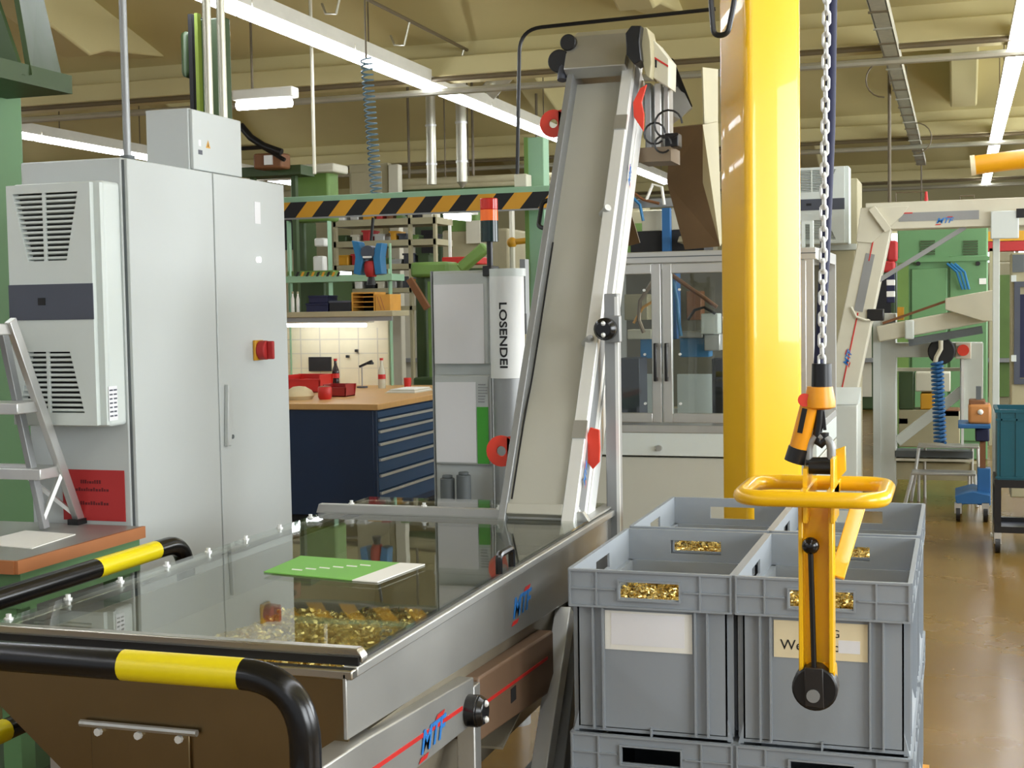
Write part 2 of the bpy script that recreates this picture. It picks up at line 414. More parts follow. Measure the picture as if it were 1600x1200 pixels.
# funnel with real walls: front, back, sloping left and right, sloping inner floor
fp = [(-1.86, HZ - .02), (HX1 - .02, HZ - .02), (HX1 - .02, .80), (-1.18, .42), (-1.36, .42), (-1.86, .835)]
MB().prism(fp, 'y', HY0 + .02, HY0 + .026).build('front_panel', M_STEELF, t)
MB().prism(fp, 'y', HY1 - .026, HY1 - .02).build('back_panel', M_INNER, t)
mb = MB()
for a, b in ((5, 0), (4, 5)):
    (ax, az), (bx, bz) = fp[a], fp[b]
    mb.add([(ax, HY0 + .026, az), (bx, HY0 + .026, bz), (bx, HY1 - .026, bz), (ax, HY1 - .026, az), (ax + .006, HY0 + .026, az), (bx + .006, HY0 + .026, bz), (bx + .006, HY1 - .026, bz), (ax + .006, HY1 - .026, az)],
           [(0, 1, 2, 3), (7, 6, 5, 4), (0, 4, 5, 1), (1, 5, 6, 2), (2, 6, 7, 3), (3, 7, 4, 0)])
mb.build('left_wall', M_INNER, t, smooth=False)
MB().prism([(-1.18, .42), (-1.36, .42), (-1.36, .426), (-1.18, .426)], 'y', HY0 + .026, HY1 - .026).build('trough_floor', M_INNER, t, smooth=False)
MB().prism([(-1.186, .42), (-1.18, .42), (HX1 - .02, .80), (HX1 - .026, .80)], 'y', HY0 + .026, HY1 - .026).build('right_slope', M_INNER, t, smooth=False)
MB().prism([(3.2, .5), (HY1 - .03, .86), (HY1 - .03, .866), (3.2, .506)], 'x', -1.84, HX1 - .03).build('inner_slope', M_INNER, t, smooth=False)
MB().prism([(HY0, HZ - .012), (HY0, .815), (HY1, .735), (HY1, HZ - .012)], 'x', HX1 - .02, HX1 - .012).build('side_panel', M_STEELM, t, bevel=.002)
# rim angle
B(HX0, HX1, HY0, HY0 + .025, HZ - .024, HZ - .006).build('rim_front', M_STEEL, t, bevel=.003)
B(HX1 - .03, HX1, HY0 + .025, HY1, HZ - .024, HZ - .004).build('rim_side', M_STEELM, t, bevel=.003)
B(HX0, HX0 + .03, HY0 + .025, HY1, HZ - .024, HZ - .006).build('rim_side', M_STEEL, t, bevel=.003)
B(HX0 + .03, HX1 - .03, HY1 - .025, HY1, HZ - .024, HZ - .006).build('rim_back', M_STEEL, t, bevel=.003)
B(HX0 + .012, HX1 - .012, HY0 + .06, 4.0, HZ, HZ + .006).build('glass_lid', M_GLASS, t)
B(HX0 + .012, HX1 - .05, 4.05, HY1 - .01, HZ, HZ + .006).build('glass_rear_pane', M_GLASS, t)
B(HX1 - .05, HX1 - .012, 4.02, HY1 - .01, HZ, HZ + .006).build('rear_edge_strip', M_STEELM, t)
# dark seal along the right and front edge
B(HX1 - .03, HX1 - .012, HY0 + .06, 4.0, HZ - .004, HZ - .0005).build('seal', M_BLACK, t)
MB().prism([(HX0 - .02, HZ), (HX1 + .005, HZ), (HX1 + .005, HZ + .012), (HX1 - .005, HZ + .026), (HX0 - .02, HZ + .026)], 'y', HY0 + .035, HY0 + .06).build('lid_front_rail', M_STEEL, t, bevel=.002)
B(HX0, HX1, HY0 + .028, HY0 + .034, HZ - .004, HZ + .012).build('seal', M_BLACK, t)
MB().prism([(HX0 - .02, HZ), (HX1 - .01, HZ), (HX1 - .03, HZ + .03), (HX0 - .01, HZ + .03)], 'y', 3.995, 4.02).build('hinge_rail', M_STEELM, t, bevel=.002)
MB().cyl((HX0, 4.03, HZ + .012), (HX1 - .03, 4.03, HZ + .012), .009, n=8).build('hinge_rod', M_STEELM, t)
b0 = MB().cyl((0, 0, 0), (0, 0, .012), .006, n=8).cyl((0, 0, 0), (0, 0, .004), .010, n=8).build('bolt', M_ALUW, t); b0.location = Vector((HX0 + .03, 2.42, HZ + .006)) - ORG[t]
b0.data.transform(Matrix.Translation(ORG[t]))
for k in range(1, 9): linked(b0, 'bolt', t, Vector((HX0 + .03, 2.42 + k * .205, HZ + .006)) - ORG[t])
for (bx, by) in ((-1.85, 4.008), (-1.6, 4.008), (-1.35, 4.008), (-1.1, 4.008)): linked(b0, 'bolt', t, Vector((bx, by, HZ + .03)) - ORG[t])
# black pull handle on the lid
hp = onz(790, 893, HZ)
MB().tube(bend([(hp.x, hp.y - .05, HZ + .004), (hp.x, hp.y - .05, HZ + .05), (hp.x, hp.y + .05, HZ + .05), (hp.x, hp.y + .05, HZ + .004)], .015), .009, 8).build('handle', M_BLACKG, t)
# clean-out hatch on the front
h = B(-1.62, -1.40, HY0 + .012, HY0 + .02, .62, .80).build('access_hatch', M_STEELF, t, bevel=.002)
MB().cyl((-1.64, HY0 + .008, .80), (-1.38, HY0 + .008, .80), .007, n=8).build('hinge', M_STEELM, h)
for bx in (-1.6, -1.51, -1.42): MB().cyl((bx, HY0 + .004, .785), (bx, HY0 + .014, .785), .008, n=8).build('bolt', M_ALUW, h)
p = onx(815, 945, HX1 - .01)
logo(t, FX(HX1 - .0115, p.y, p.z) , .07)
for (lx, ly) in ((-1.85, 2.5), (-1.85, 4.2), (-1.2, 4.25)):
    B(lx - .022, lx + .022, ly - .022, ly + .022, 0, .8 if lx < -1.5 else .5).build('leg', M_ALU, t)

# brass pile in the hopper
def brass_pile(name, label, loc, n, fn, scale=1.0):
    vs = []; fs = []; k = 6
    for i in range(n):
        c = fn()
        r = random.uniform(.0045, .006) * scale; l = random.uniform(.010, .018) * scale
        rot = Euler((random.uniform(-1.9, 1.9), random.uniform(-1.9, 1.9), random.uniform(0, 6.28))).to_matrix()
        b = len(vs)
        for z in (-l / 2, l / 2):
            for q in range(k):
                vs.append(tuple(c + rot @ Vector((r * math.cos(q * PI / 3), r * math.sin(q * PI / 3), z))))
        fs += [(b + q, b + (q + 1) % k, b + k + (q + 1) % k, b + k + q) for q in range(k)]
        fs += [tuple(b + q for q in range(k - 1, -1, -1)), tuple(b + k + q for q in range(k))]
    o = MB(); o.v = [Vector(v) for v in vs]; o.f = fs
    ob = o.build(name, M_BRASS, at=loc, smooth=False)
    return tag(ob, label, 'brass parts', kind='stuff')
def in_hopper():
    while True:
        x = random.uniform(-1.72, -1.085); y = random.uniform(2.30, 3.35)
        hgt = .922 - .2 * max(0, (y - 2.75)) - .35 * max(0, -1.45 - x) - .05 * random.random() * max(0, y - 2.6)
        if hgt > .70: break
    return Vector((x, y, hgt - random.uniform(0, .022) + .012 * math.sin(x * 19) * math.sin(y * 13)))
brass_pile('brass_parts', 'heap of small shiny brass sleeves under the hopper glass', (-1.45, 2.7, .6), 11500, in_hopper, .92)

# green printed sheet on the lid
q = [onz(412, 894, HZ + .008), onz(470, 869, HZ + .008), onz(664, 882, HZ + .008), onz(590, 910, HZ + .008)]
q2 = [onz(625, 880, HZ + .008), onz(550, 907, HZ + .008)]
t = thing('printed_sheet', 'green and white printed sheet lying on the hopper glass', 'paper', tuple(q[0]))
MB().prism([(q[0].x, q[0].y), (q2[1].x, q2[1].y), (q2[0].x, q2[0].y), (q[1].x, q[1].y)], 'z', HZ + .007, HZ + .0095).build('green_area', M_SHEET, t)
MB().prism([(q2[1].x, q2[1].y), (q[3].x, q[3].y), (q[2].x, q[2].y), (q2[0].x, q2[0].y)], 'z', HZ + .007, HZ + .0095).build('white_edge', M_CARD, t)
mb = MB()
for k in range(6):
    c = q[0].lerp(q2[0], .2 + .1 * k); c2 = c + (q2[1] - q[0]) * .12
    mb.prism([(c.x, c.y), (c2.x, c2.y), (c2.x - .004, c2.y + .012), (c.x - .004, c.y + .012)], 'z', HZ + .0095, HZ + .0099)
mb.build('printed_lines', M_CARD, t)['kind'] = 'stuff'

# ============================================================ INCLINE CONVEYOR
AL = math.atan2(1.40, .82)
ca, sa = math.cos(AL), math.sin(AL)
CM = Matrix(((1, 0, 0, -1.22), (0, ca, -sa, 4.0), (0, sa, ca, 1.02), (0, 0, 0, 1)))
t = conv = thing('incline_conveyor', 'tall inclined metal conveyor rising from the glass hopper', 'conveyor', (-1.22, 4.0, 0))
L0, L1 = -.12, 1.72
def cb(*a): return MB(CM).box(*a)
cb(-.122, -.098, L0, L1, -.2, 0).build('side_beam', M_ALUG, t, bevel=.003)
rb = cb(.08, .122, L0, L1, -.2, 0).build('side_beam', M_ALUW, t, bevel=.003)  # light reflected by the aluminium is put into this beam's pale colour
cb(.122, .1225, L0 + .02, L1 - .02, -.095, -.03).build('groove', mat('groove_shade_grey', (128, 130, 130), .5, .2), rb)  # flat strip; the recess shade of the groove is put into its grey
cb(.122, .128, L0 + .02, L1 - .02, -.2, -.13).build('edge_cover', M_ALUW, rb, bevel=.002)
# cover sheet with an S bend near its foot
prof = []
for k in range(41):
    u = -.02 + 1.66 * k / 40
    s_ = 1 / (1 + math.exp((u - .36) * 26))
    prof.append((u, -.06 + .04 * s_))
poly = prof + [(u, z - .004) for u, z in reversed(prof)]
MB(CM).prism(poly, 'x', -.098, .08).build('belt_cover', M_COVER, t)
cb(-.098, .08, -.055, -.02, -.05, .0).build('end_lip', M_COVER, t, bevel=.003)
cb(-.098, .08, L0, -.05, -.19, -.10).build('mouth', M_DARK, t)
MB(CM).tube([(-.092, u, -.02 - .02 * (1 / (1 + math.exp(-(u - .36) * 26)))) for u in [k * .05 for k in range(0, 20)]], .003, 6).build('cover_seal', M_BLACK, t)
# red lifting lugs
def lug(u, side):
    c = CM @ Vector((side * .165, u, -.06))
    mb = MB().plate_hole(c.x, c.z, .05, .016, c.y - .005, c.y + .005)
    xi = -1.22 + side * .122
    n = 12
    a0 = PI / 2
    top = (c.x, c.z + .05); bot = (c.x, c.z - .05)
    mb.prism([(c.x + (xi - c.x) * .45, c.z + .0455), (xi, c.z + .05), (xi, c.z - .05), (c.x + (xi - c.x) * .45, c.z - .0455)], 'y', c.y - .005, c.y + .005)
    mb.build('lifting_lug', M_RED, t, bevel=.001)
lug(.18, -1); lug(1.47, -1); 
for pts_, yy_ in ((((922, 668), (936, 672), (937, 700), (936, 722), (926, 733), (913, 716), (914, 690)), 4.13), (((1010, 132), (1002, 160), (1006, 178), (1005, 205), (990, 182), (989, 160), (1000, 138)), 4.80)):
    MB().prism([(ony(x, y, yy_).x, ony(x, y, yy_).z) for x, y in pts_], 'y', yy_, yy_ + .012).build('lifting_lug', M_RED, t, bevel=.001)
# side bracket plates
for u in (.2, 1.38): cb(.08, .124, u, u + .06, -.002, .006).build('bracket_plate', M_STEELM, t)
# drive head
cb(-.128, .10, 1.64, 1.79, -.03, .03).build('head_plate', M_STEELM, t, bevel=.004)
MB(CM).prism([(1.78, .03), (1.86, -.03), (1.88, -.14), (1.84, -.2), (1.70, -.2), (1.70, .0)], 'x', -.12, .10).build('head_hood', M_STEELM, t, bevel=.004)
def PX(pts, y, d, name, m, parent=None, bevel=.003):
    return MB().prism([(ony(x, v, y).x, ony(x, v, y).z) for x, v in pts], 'y', y, y + d).build(name, m, parent or t, bevel=bevel)
PX([(977, 52), (986, 40), (1002, 40), (999, 65), (1002, 94), (991, 101), (979, 86)], 4.74, .10, 'bearing_plate', M_BLACK)
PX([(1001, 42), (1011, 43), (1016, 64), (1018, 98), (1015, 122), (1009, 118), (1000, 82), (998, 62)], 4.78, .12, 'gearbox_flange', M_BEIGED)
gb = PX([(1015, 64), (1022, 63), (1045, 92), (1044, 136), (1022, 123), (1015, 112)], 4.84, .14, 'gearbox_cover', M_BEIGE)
PX([(1015, 84), (1044, 102), (1044, 105), (1015, 87)], 4.838, .002, 'red_line', M_REDL, gb, 0)
PX([(1022, 92), (1026, 94), (1026, 106), (1022, 104)], 4.837, .003, 'latch', M_INK, gb, 0)
for (cx_, cy_, r_) in ((873, 95, .042), (887, 66, .030)):
    p = ony(cx_, cy_, 4.84); MB().cyl((p.x, 4.84, p.z), (p.x, 4.92, p.z), r_, n=24).build('motor_flange', M_BLACK, t, bevel=.004)
p = ony(878, 121, 4.84); MB().cyl((p.x, 4.84, p.z - .01), (p.x, 4.86, p.z + .05), .018, n=12).build('motor_terminal', M_SLATE, t)
PX([(1047, 138), (1064, 134), (1080, 168), (1062, 186), (1050, 180)], 5.2, .008, 'rear_sheet', M_STEELM, None, 0)
SH = [ony(1040, 88, 5.05), ony(1052, 92, 5.05), ony(1082, 166, 5.25), ony(1072, 160, 5.25)]
MB().add([*SH, *[p_ + V(-.02, .06, 0) for p_ in SH]], [(0, 1, 2, 3), (7, 6, 5, 4), (0, 4, 5, 1), (1, 5, 6, 2), (2, 6, 7, 3), (3, 7, 4, 0)]).build('rear_shroud', M_DARK, t, smooth=False)
# stand posts with clamp knobs
for (px, yy) in (( -1.055, 4.30),):
    B(px - .022, px + .022, yy - .022, yy + .022, 0, 1.64).build('stand_post', M_ALUG, t, bevel=.003)
    B(px + .012, px + .0225, yy - .0225, yy - .012, 0, 1.63).build('post_edge', M_ALUW, t)
def knob(p, parent, axis=(0, -1, 0)):
    a = Vector(axis)
    p = Vector(p)
    k = MB().cyl(p, p + a * .03, .036, n=20).cyl(p + a * .03, p + a * .045, .036, .026, n=20).build('clamp_knob', M_BLACKG, parent, bevel=.003)
    d = MB()
    for s_ in (-.018, .018): d.sphere(p + a * .044 + Vector((0, 0, s_)), .008, 8)
    d.build('knob_bolt', M_ALUW, k)
B(-1.065, -1.02, 4.25, 4.28, 1.485, 1.57).build('clamp_block', M_ALUG, t, bevel=.003)
knob((-1.062, 4.25, 1.528), t)
# small parts on the left beam
MB(CM).tube(bend([(-.122, 1.0, -.03), (-.15, 1.01, -.03), (-.15, 1.11, -.03), (-.122, 1.12, -.03)], .02), .008, 8).build('grip', M_BLACK, t)
for u in (.55, 1.05): MB(CM).cyl((.07, u, -.03), (.10, u, .01), .012, n=10).build('cover_latch', M_STEELM, t)
lp = onx(914, 742, -1.09); logo(t, Matrix.Translation((-1.0905, lp.y + .005, lp.z)) @ Matrix(((0, 0, 1, 0), (ca, -sa, 0, 0), (sa, ca, 0, 0), (0, 0, 0, 1))) @ Matrix.Translation((0, 0, .0)), .034)
lp = onx(983, 275, -1.09); logo(t, Matrix.Translation((-1.0905, lp.y + .01, lp.z)) @ Matrix(((0, 0, 1, 0), (ca, -sa, 0, 0), (sa, ca, 0, 0), (0, 0, 0, 1))), .034)
# lower run beneath the hopper
LX = -1.07
lb = MB().prism([(2.0, .815), (2.0, .68), (2.9, .66), (2.9, .765), (2.3, .805)], 'x', LX - .03, LX + .025).build('lower_beam', M_STEELM, t, bevel=.003)
MB().prism([(2.02, .757), (2.02, .748), (2.82, .712), (2.82, .721)], 'x', LX + .025, LX + .0265).build('red_line', M_REDL, lb)
lp = onx(675, 1150, LX + .026); logo(t, FX(LX + .026, lp.y, lp.z), .065)
MB().prism([(2.95, .75), (2.95, .60), (3.50, .56), (3.56, .60), (3.56, .72)], 'x', LX - .06, LX + .02).build('drive_cover', mat('drive_cover_shaded_beige', (112, 88, 68), .5), t, bevel=.006)  # beige cover; its shade and warm floor bounce are put into the brown
MB().prism([(2.97, .685), (2.97, .677), (3.5, .655), (3.5, .663)], 'x', LX + .02, LX + .0215).build('red_line', M_REDL, t)
B(LX + .02, LX + .0215, 3.18, 3.22, .625, .66).build('latch', M_INK, t)
for ly in (2.93, 4.22):
    B(LX - .022, LX + .022, ly - .022, ly + .022, 0, .78 if ly > 4 else .74).build('leg', M_ALU, t, bevel=.003)
knob((LX + .022, 2.86, .70), t, (1, 0, 0))
MB().bar((LX + .01, 3.72, .74), (LX + .01, 3.30, .12), .045, .06).build('strut', M_ALUW, t, bevel=.003)
MB().bar((LX + .01, 3.86, .74), (LX + .01, 3.52, .12), .045, .05).build('strut', M_ALUG, t, bevel=.003)
B(-1.3, LX + .02, 2.2, 4.3, .10, .15).build('base_rail', M_BLACK, t)
knob((-.985, 3.84, .80), t, (0.4, -.9, 0))
B(-1.01, -.96, 3.84, 3.87, .10, .88).build('stand_post', M_ALUG, t)
# cables and cylinders behind the head
p0 = onx(1020, 200, -1.0)
t2 = thing('pneumatic_gate', 'pneumatic cylinder block with black hose loops behind conveyor head', 'pneumatic unit', tuple(p0))
yy = 4.95
for (xa, xb, m_) in ((1007, 1018, M_ALUG), (1022, 1034, M_ALUW), (1036, 1046, M_STEELM)):
    a = ony(xa, 130, yy); b = ony(xb, 245, yy)
    B(a.x, b.x, yy, yy + .08, b.z, a.z).build('guide_profile', m_, t2, bevel=.004)
a = ony(1000, 232, yy); b = ony(1050, 252, yy); B(a.x, b.x, yy - .02, yy + .15, b.z, a.z).build('base_plate', M_DSTEEL, t2)
a = ony(1040, 218, yy); B(a.x, a.x + .05, yy - .02, yy + .05, a.z - .03, a.z + .02).build('valve', M_BLACK, t2, bevel=.004)
a = ony(1022, 208, yy - .06)
for (dx, dz, rr) in ((0, 0, .038), (.05, .03, .05), (.03, -.04, .03)):
    MB().tube([(a.x + dx + rr * math.cos(k * PI / 8), yy - .05, a.z + dz + rr * math.sin(k * PI / 8)) for k in range(15)], .004, 6).build('hose', M_BLACK, t2)
a = ony(1044, 235, yy)

# ============================================================ DISCHARGE CHUTE
t = thing('discharge_chute', 'brown steel discharge chute behind the conveyor head', 'chute', tuple(ony(1085, 390, 5.6)))
yc = 5.75
P = lambda x, y, d=0: ony(x, y, yc + d)
def panel(pts, th, name, m, parent):
    # thick plate from 3-D corner points
    pts = [Vector(p) for p in pts]; n = (pts[1] - pts[0]).cross(pts[2] - pts[0]).normalized() * th
    k = len(pts)
    mb = MB().add([*pts, *[p + n for p in pts]], [tuple(range(k)), tuple(range(2 * k - 1, k - 1, -1))] + [(i, (i + 1) % k, k + (i + 1) % k, k + i) for i in range(k)])
    return mb.build(name, m, parent, smooth=False)
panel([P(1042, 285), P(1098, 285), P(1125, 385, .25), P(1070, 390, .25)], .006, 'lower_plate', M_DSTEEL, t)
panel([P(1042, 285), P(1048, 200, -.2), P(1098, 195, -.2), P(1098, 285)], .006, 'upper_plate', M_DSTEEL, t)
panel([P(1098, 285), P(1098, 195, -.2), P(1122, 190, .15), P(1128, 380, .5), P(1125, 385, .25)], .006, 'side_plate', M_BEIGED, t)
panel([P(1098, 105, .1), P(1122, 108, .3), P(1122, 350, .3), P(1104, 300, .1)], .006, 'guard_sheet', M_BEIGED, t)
panel([P(1040, 150, -.3), P(1062, 135, -.3), P(1082, 170, -.25), P(1050, 195, -.25)], .008, 'deflector', M_STEELM, t)
panel([P(975, 330, .3), P(985, 330, .3), P(1000, 380, .5), P(960, 390, .5)], .006, 'rear_plate', M_DSTEEL, t)

# ============================================================ GREY CONTROL CABINET (left)
KX0, KX1, KY0, KY1, KZ = -2.92, -2.52, 3.82, 4.90, 2.1
t = cab = thing('control_cabinet', 'tall light grey two-door electrical cabinet on the left', 'cabinet', (-2.7, 4.36, 0))
B(KX0, KX1 - .02, KY0, KY1, .1, KZ).build('body', M_CAB, t, bevel=.006)
B(KX0 + .01, KX1 - .04, KY0 + .01, KY1 - .01, 0, .1).build('plinth', M_CABD, t)
B(KX1 - .02, KX1 - .012, KY0 + .004, KY1 - .004, .11, KZ - .008).build('door_gasket', M_CABD, t)
ym = 4.357
d1 = B(KX1 - .014, KX1, KY0 + .006, ym - .004, .12, KZ - .004).build('door', M_CAB, t, bevel=.003)
d2 = B(KX1 - .014, KX1, ym + .004, KY1 - .002, .12, KZ - .004).build('door', M_CAB, t, bevel=.003)
a = onx(353, 600, KX1); b = onx(353, 697, KX1)
MB().prism([(a.y - .012, a.z), (a.y + .014, a.z - .02), (b.y + .03, (a.z + b.z) / 2), (b.y + .012, b.z), (b.y - .014, b.z)], 'x', KX1, KX1 + .018).build('handle', M_SOCKET, d2, bevel=.004)
MB().cyl((KX1, b.y + .045, b.z + .03), (KX1 + .006, b.y + .045, b.z + .03), .008, n=10).build('lock', M_CABD, d2)
a = onx(397, 315, KX1); b = onx(405, 350, KX1); B(KX1, KX1 + .0015, a.y, b.y + .01, b.z, a.z).build('type_plate', M_PAPER, d2)
a = onx(402, 406, KX1); MB().cyl((KX1, a.y, a.z), (KX1 + .012, a.y, a.z), .012, n=14).build('indicator_lamp', mat('lamp_white', (250, 250, 250), .3, emit=.6), d2)
a = onx(404, 547, KX1)
B(KX1, KX1 + .012, a.y - .045, a.y + .02, a.z - .038, a.z + .038).build('switch_plate', M_MUSTARD, d2, bevel=.003)
MB().cyl((KX1 + .012, a.y - .01, a.z), (KX1 + .045, a.y - .01, a.z), .036, n=20).box(KX1 + .045, KX1 + .07, a.y - .018, a.y - .002, a.z - .034, a.z + .034).build('switch_knob', M_REDS, d2, bevel=.004)
# red notice on the cabinet side
a = ony(100, 733, KY0); b = ony(197, 815, KY0)
t = tag(B(b.x - .235, b.x + .0, KY0 - .003, KY0 - .0005, b.z, a.z).build('warning_notice', M_REDS, at=(b.x - .12, KY0, b.z)), 'red notice stuck low on the grey cabinet side', 'sign')
mb = MB(); random.seed(3)
for zz, x0_, n_ in ((a.z - .045, .07, 9), (a.z - .07, .05, 13), (a.z - .115, .06, 12)):
    xx = b.x - .235 + x0_
    for k in range(n_):
        wd = random.uniform(.004, .009); mb.box(xx, xx + wd, KY0 - .0036, KY0 - .003, zz, zz + random.choice((.008, .008, .012))); xx += wd + .003
mb.build('print', mat('print_dark_red', (96, 18, 24), .7), t)['kind'] = 'stuff'

# ---------------- cooling unit
def cooler(name, label, x0, x1, yf, yb, z0, z1):
    t = thing(name, label, 'cooling unit', ((x0 + x1) / 2, yb, z0))
    wd = x1 - x0; hh = z1 - z0
    B(x0, x1, yf + .035, yb, z0, z1).build('housing', M_WHITE, t, bevel=.012, seg=3)
    # front shell around two trapezoid grilles
    def X(f): return x0 + wd * f
    def Z(f): return z0 + hh * f
    g1 = [(X(.09), Z(.955)), (X(.80), Z(.955)), (X(.66), Z(.68)), (X(.24), Z(.68))]
    g2 = [(X(.20), Z(.31)), (X(.66), Z(.31)), (X(.80), Z(.06)), (X(.09), Z(.06))]
    fr = []
    def quad(a, b_, c, d_): fr.append((a, b_, c, d_))
    L, Rr = X(.02), X(.93)
    quad((L, Z(.99)), (Rr, Z(.99)), (Rr, Z(.955)), (L, Z(.955)))
    quad((L, Z(.955)), g1[0], g1[3], (L, Z(.68))); quad(g1[1], (Rr, Z(.955)), (Rr, Z(.68)), g1[2])
    quad((L, Z(.68)), (Rr, Z(.68)), (Rr, Z(.31)), (L, Z(.31)))
    quad((L, Z(.31)), g2[0], g2[3], (L, Z(.06))); quad(g2[1], (Rr, Z(.31)), (Rr, Z(.06)), g2[2])
    quad((L, Z(.06)), (Rr, Z(.06)), (Rr, Z(.01)), (L, Z(.01)))
    mb = MB()
    for qd in fr: mb.prism(list(qd), 'y', yf, yf + .036)
    mb.prism([(Rr, Z(.01)), (X(.995), Z(.01)), (X(.995), Z(.99)), (Rr, Z(.99))], 'y', yf + .02, yf + .036)
    mb.build('front_shell', M_WHITE, t, smooth=False)
    B(X(.06), X(.84), yf + .03, yf + .0345, Z(.05), Z(.96)).build('grille_backing', M_DARK, t)
    B(X(.015), X(.935), yf - .003, yf, Z(.44), Z(.585)).build('display_band', M_SLATE, t)
    B(X(.34), X(.42), yf - .005, yf - .003, Z(.50), Z(.53)).build('display', M_INK, t)
    for g, n_ in ((g1, 13), (g2, 12)):
        for k in range(n_):
            f = (k + .6) / (n_ + .2)
            xa = g[0][0] + (g[3][0] - g[0][0]) * f; xb = g[1][0] + (g[2][0] - g[1][0]) * f; zz = g[0][1] + (g[3][1] - g[0][1]) * f
            dz = hh * .27 / n_ * .22
            MB().prism([(yf + .004, zz + dz), (yf + .004, zz - dz), (yf + .018, zz - dz * 1.9), (yf + .018, zz - dz * .3)], 'x', xa, xb).build('slat', M_WHITE, t, smooth=False)
        xc = (g[0][0] + g[1][0]) / 2 - wd * .02
        B(xc - .005, xc + .005, yf + .002, yf + .01, min(g[0][1], g[3][1]), max(g[0][1], g[3][1])).build('grille_bar', M_WHITE, t)
    return t
ac = cooler('cooling_unit', 'white wall-mounted cooling unit on the side of the grey cabinet', -2.885, -2.545, 3.69, 3.82, 1.245, 2.02)
a = onx(169, 604, -2.545); b = onx(184, 656, -2.545)
lb = B(-2.545, -2.5435, a.y, b.y, b.z, a.z).build('rating_label', M_PAPER, ac)
mb = MB()
for k in range(7):
    zz = a.z - .01 - k * (a.z - b.z) / 8
    for j in range(2): mb.box(-2.5435, -2.543, a.y + .004 + j * (b.y - a.y) * .48, a.y + .004 + j * (b.y - a.y) * .48 + random.uniform(.3, .4) * (b.y - a.y), zz - .005, zz)
mb.build('print', M_SLATE, lb)['kind'] = 'stuff'
# small junction box on top, with conduits
a = onx(297, 168, -2.56); b = onx(375, 184, -2.56); zt = a.z
t = thing('junction_box', 'small grey junction box standing on the grey cabinet', 'electrical box', (-2.65, (a.y + b.y) / 2, KZ))
bx = B(-2.74, -2.57, a.y, b.y, KZ, zt).build('body', M_CAB, t, bevel=.003)
dr = B(-2.57, -2.556, a.y + .006, b.y - .002, KZ + .005, zt - .004).build('door', M_CAB, t, bevel=.003)
c = onx(325, 226, -2.556); s_ = .016
MB().add([(-2.5555, c.y - s_, c.z - s_ * .8), (-2.5555, c.y + s_, c.z - s_ * .8), (-2.5555, c.y, c.z + s_)], [(0, 1, 2)]).build('warning_triangle', M_MUSTARD, dr, smooth=False)
MB().add([(-2.5553, c.y - .003, c.z - .008), (-2.5553, c.y + .003, c.z - .008), (-2.5553, c.y, c.z + .008)], [(0, 1, 2)]).build('warning_mark', M_INK, dr, smooth=False)
c = onx(312, 223, -2.556); B(-2.556, -2.5555, c.y - .008, c.y + .008, c.z - .012, c.z + .010).build('sticker', M_PAPER, dr)
c = onx(313, 237, -2.556); B(-2.556, -2.5555, c.y - .014, c.y + .014, c.z - .010, c.z + .006).build('type_plate', M_SLATE, dr)
for k, px in enumerate((327, 349)):
    a = onx(px, 175, -2.66)
    o = MB().cyl((-2.66, a.y, zt), (-2.66, a.y, 5.2), .016, n=12).build('conduit', M_PIPE, at=(-2.66, a.y, zt))
    B(-2.69, -2.63, a.y - .03, a.y + .03, zt, zt + .012).build('gland', M_PIPE, o)
    tag(o, ('left' if k == 0 else 'right') + ' one of two bright conduits above the junction box', 'conduit', 'conduits above the junction box')
a = onx(199, 240, -2.6)
o = MB().cyl((-2.6, a.y, KZ), (-2.6, a.y, 5.2), .013, n=10).build('conduit', M_ALUG, at=(-2.6, a.y, KZ))
tag(o, 'single thin grey conduit rising from the cabinet front corner', 'conduit', 'conduits above cabinet')
MB().cyl((-2.6, a.y, KZ), (-2.6, a.y, KZ + .02), .024, n=12).build('gland', M_CABD, o)

# ============================================================ GREEN BENCH AND LADDER
t = thing('green_bench', 'green workbench with wood-edged top beneath the ladder', 'workbench', (-2.95, 3.5, 0))
TZ = .92
B(-3.5, -2.49, 3.18, 3.80, TZ - .035, TZ).build('top', M_STEELM, t)
B(-2.49, -2.478, 3.17, 3.80, TZ - .036, TZ + .001).build('wood_edge', M_WOODE, t)
B(-3.5, -2.49, 3.166, 3.18, TZ - .036, TZ + .001).build('wood_edge', M_WOODE, t)
B(-3.48, -2.495, 3.2, 3.79, .78, TZ - .035).build('apron', M_GREEN, t)
for lx in (-3.44, -2.55):
    for ly in (3.24, 3.74): B(lx - .03, lx + .03, ly - .03, ly + .03, 0, .78).build('leg', M_GREEN, t)
B(-3.4, -2.56, 3.3, 3.72, .25, .27).build('lower_shelf', M_GREEND, t)
a = onz(0, 846, TZ); 
t = tag(MB().prism([(onz(-40, 850, TZ).x, onz(-40, 850, TZ).y), (onz(50, 858, TZ).x, onz(50, 858, TZ).y), (onz(118, 836, TZ).x, onz(118, 836, TZ).y), (onz(40, 830, TZ).x, onz(40, 830, TZ).y)], 'z', TZ + .0005, TZ + .003).build('paper_sheet', M_CARD, at=tuple(onz(40, 845, TZ))), 'white paper sheet lying on the green bench', 'paper')

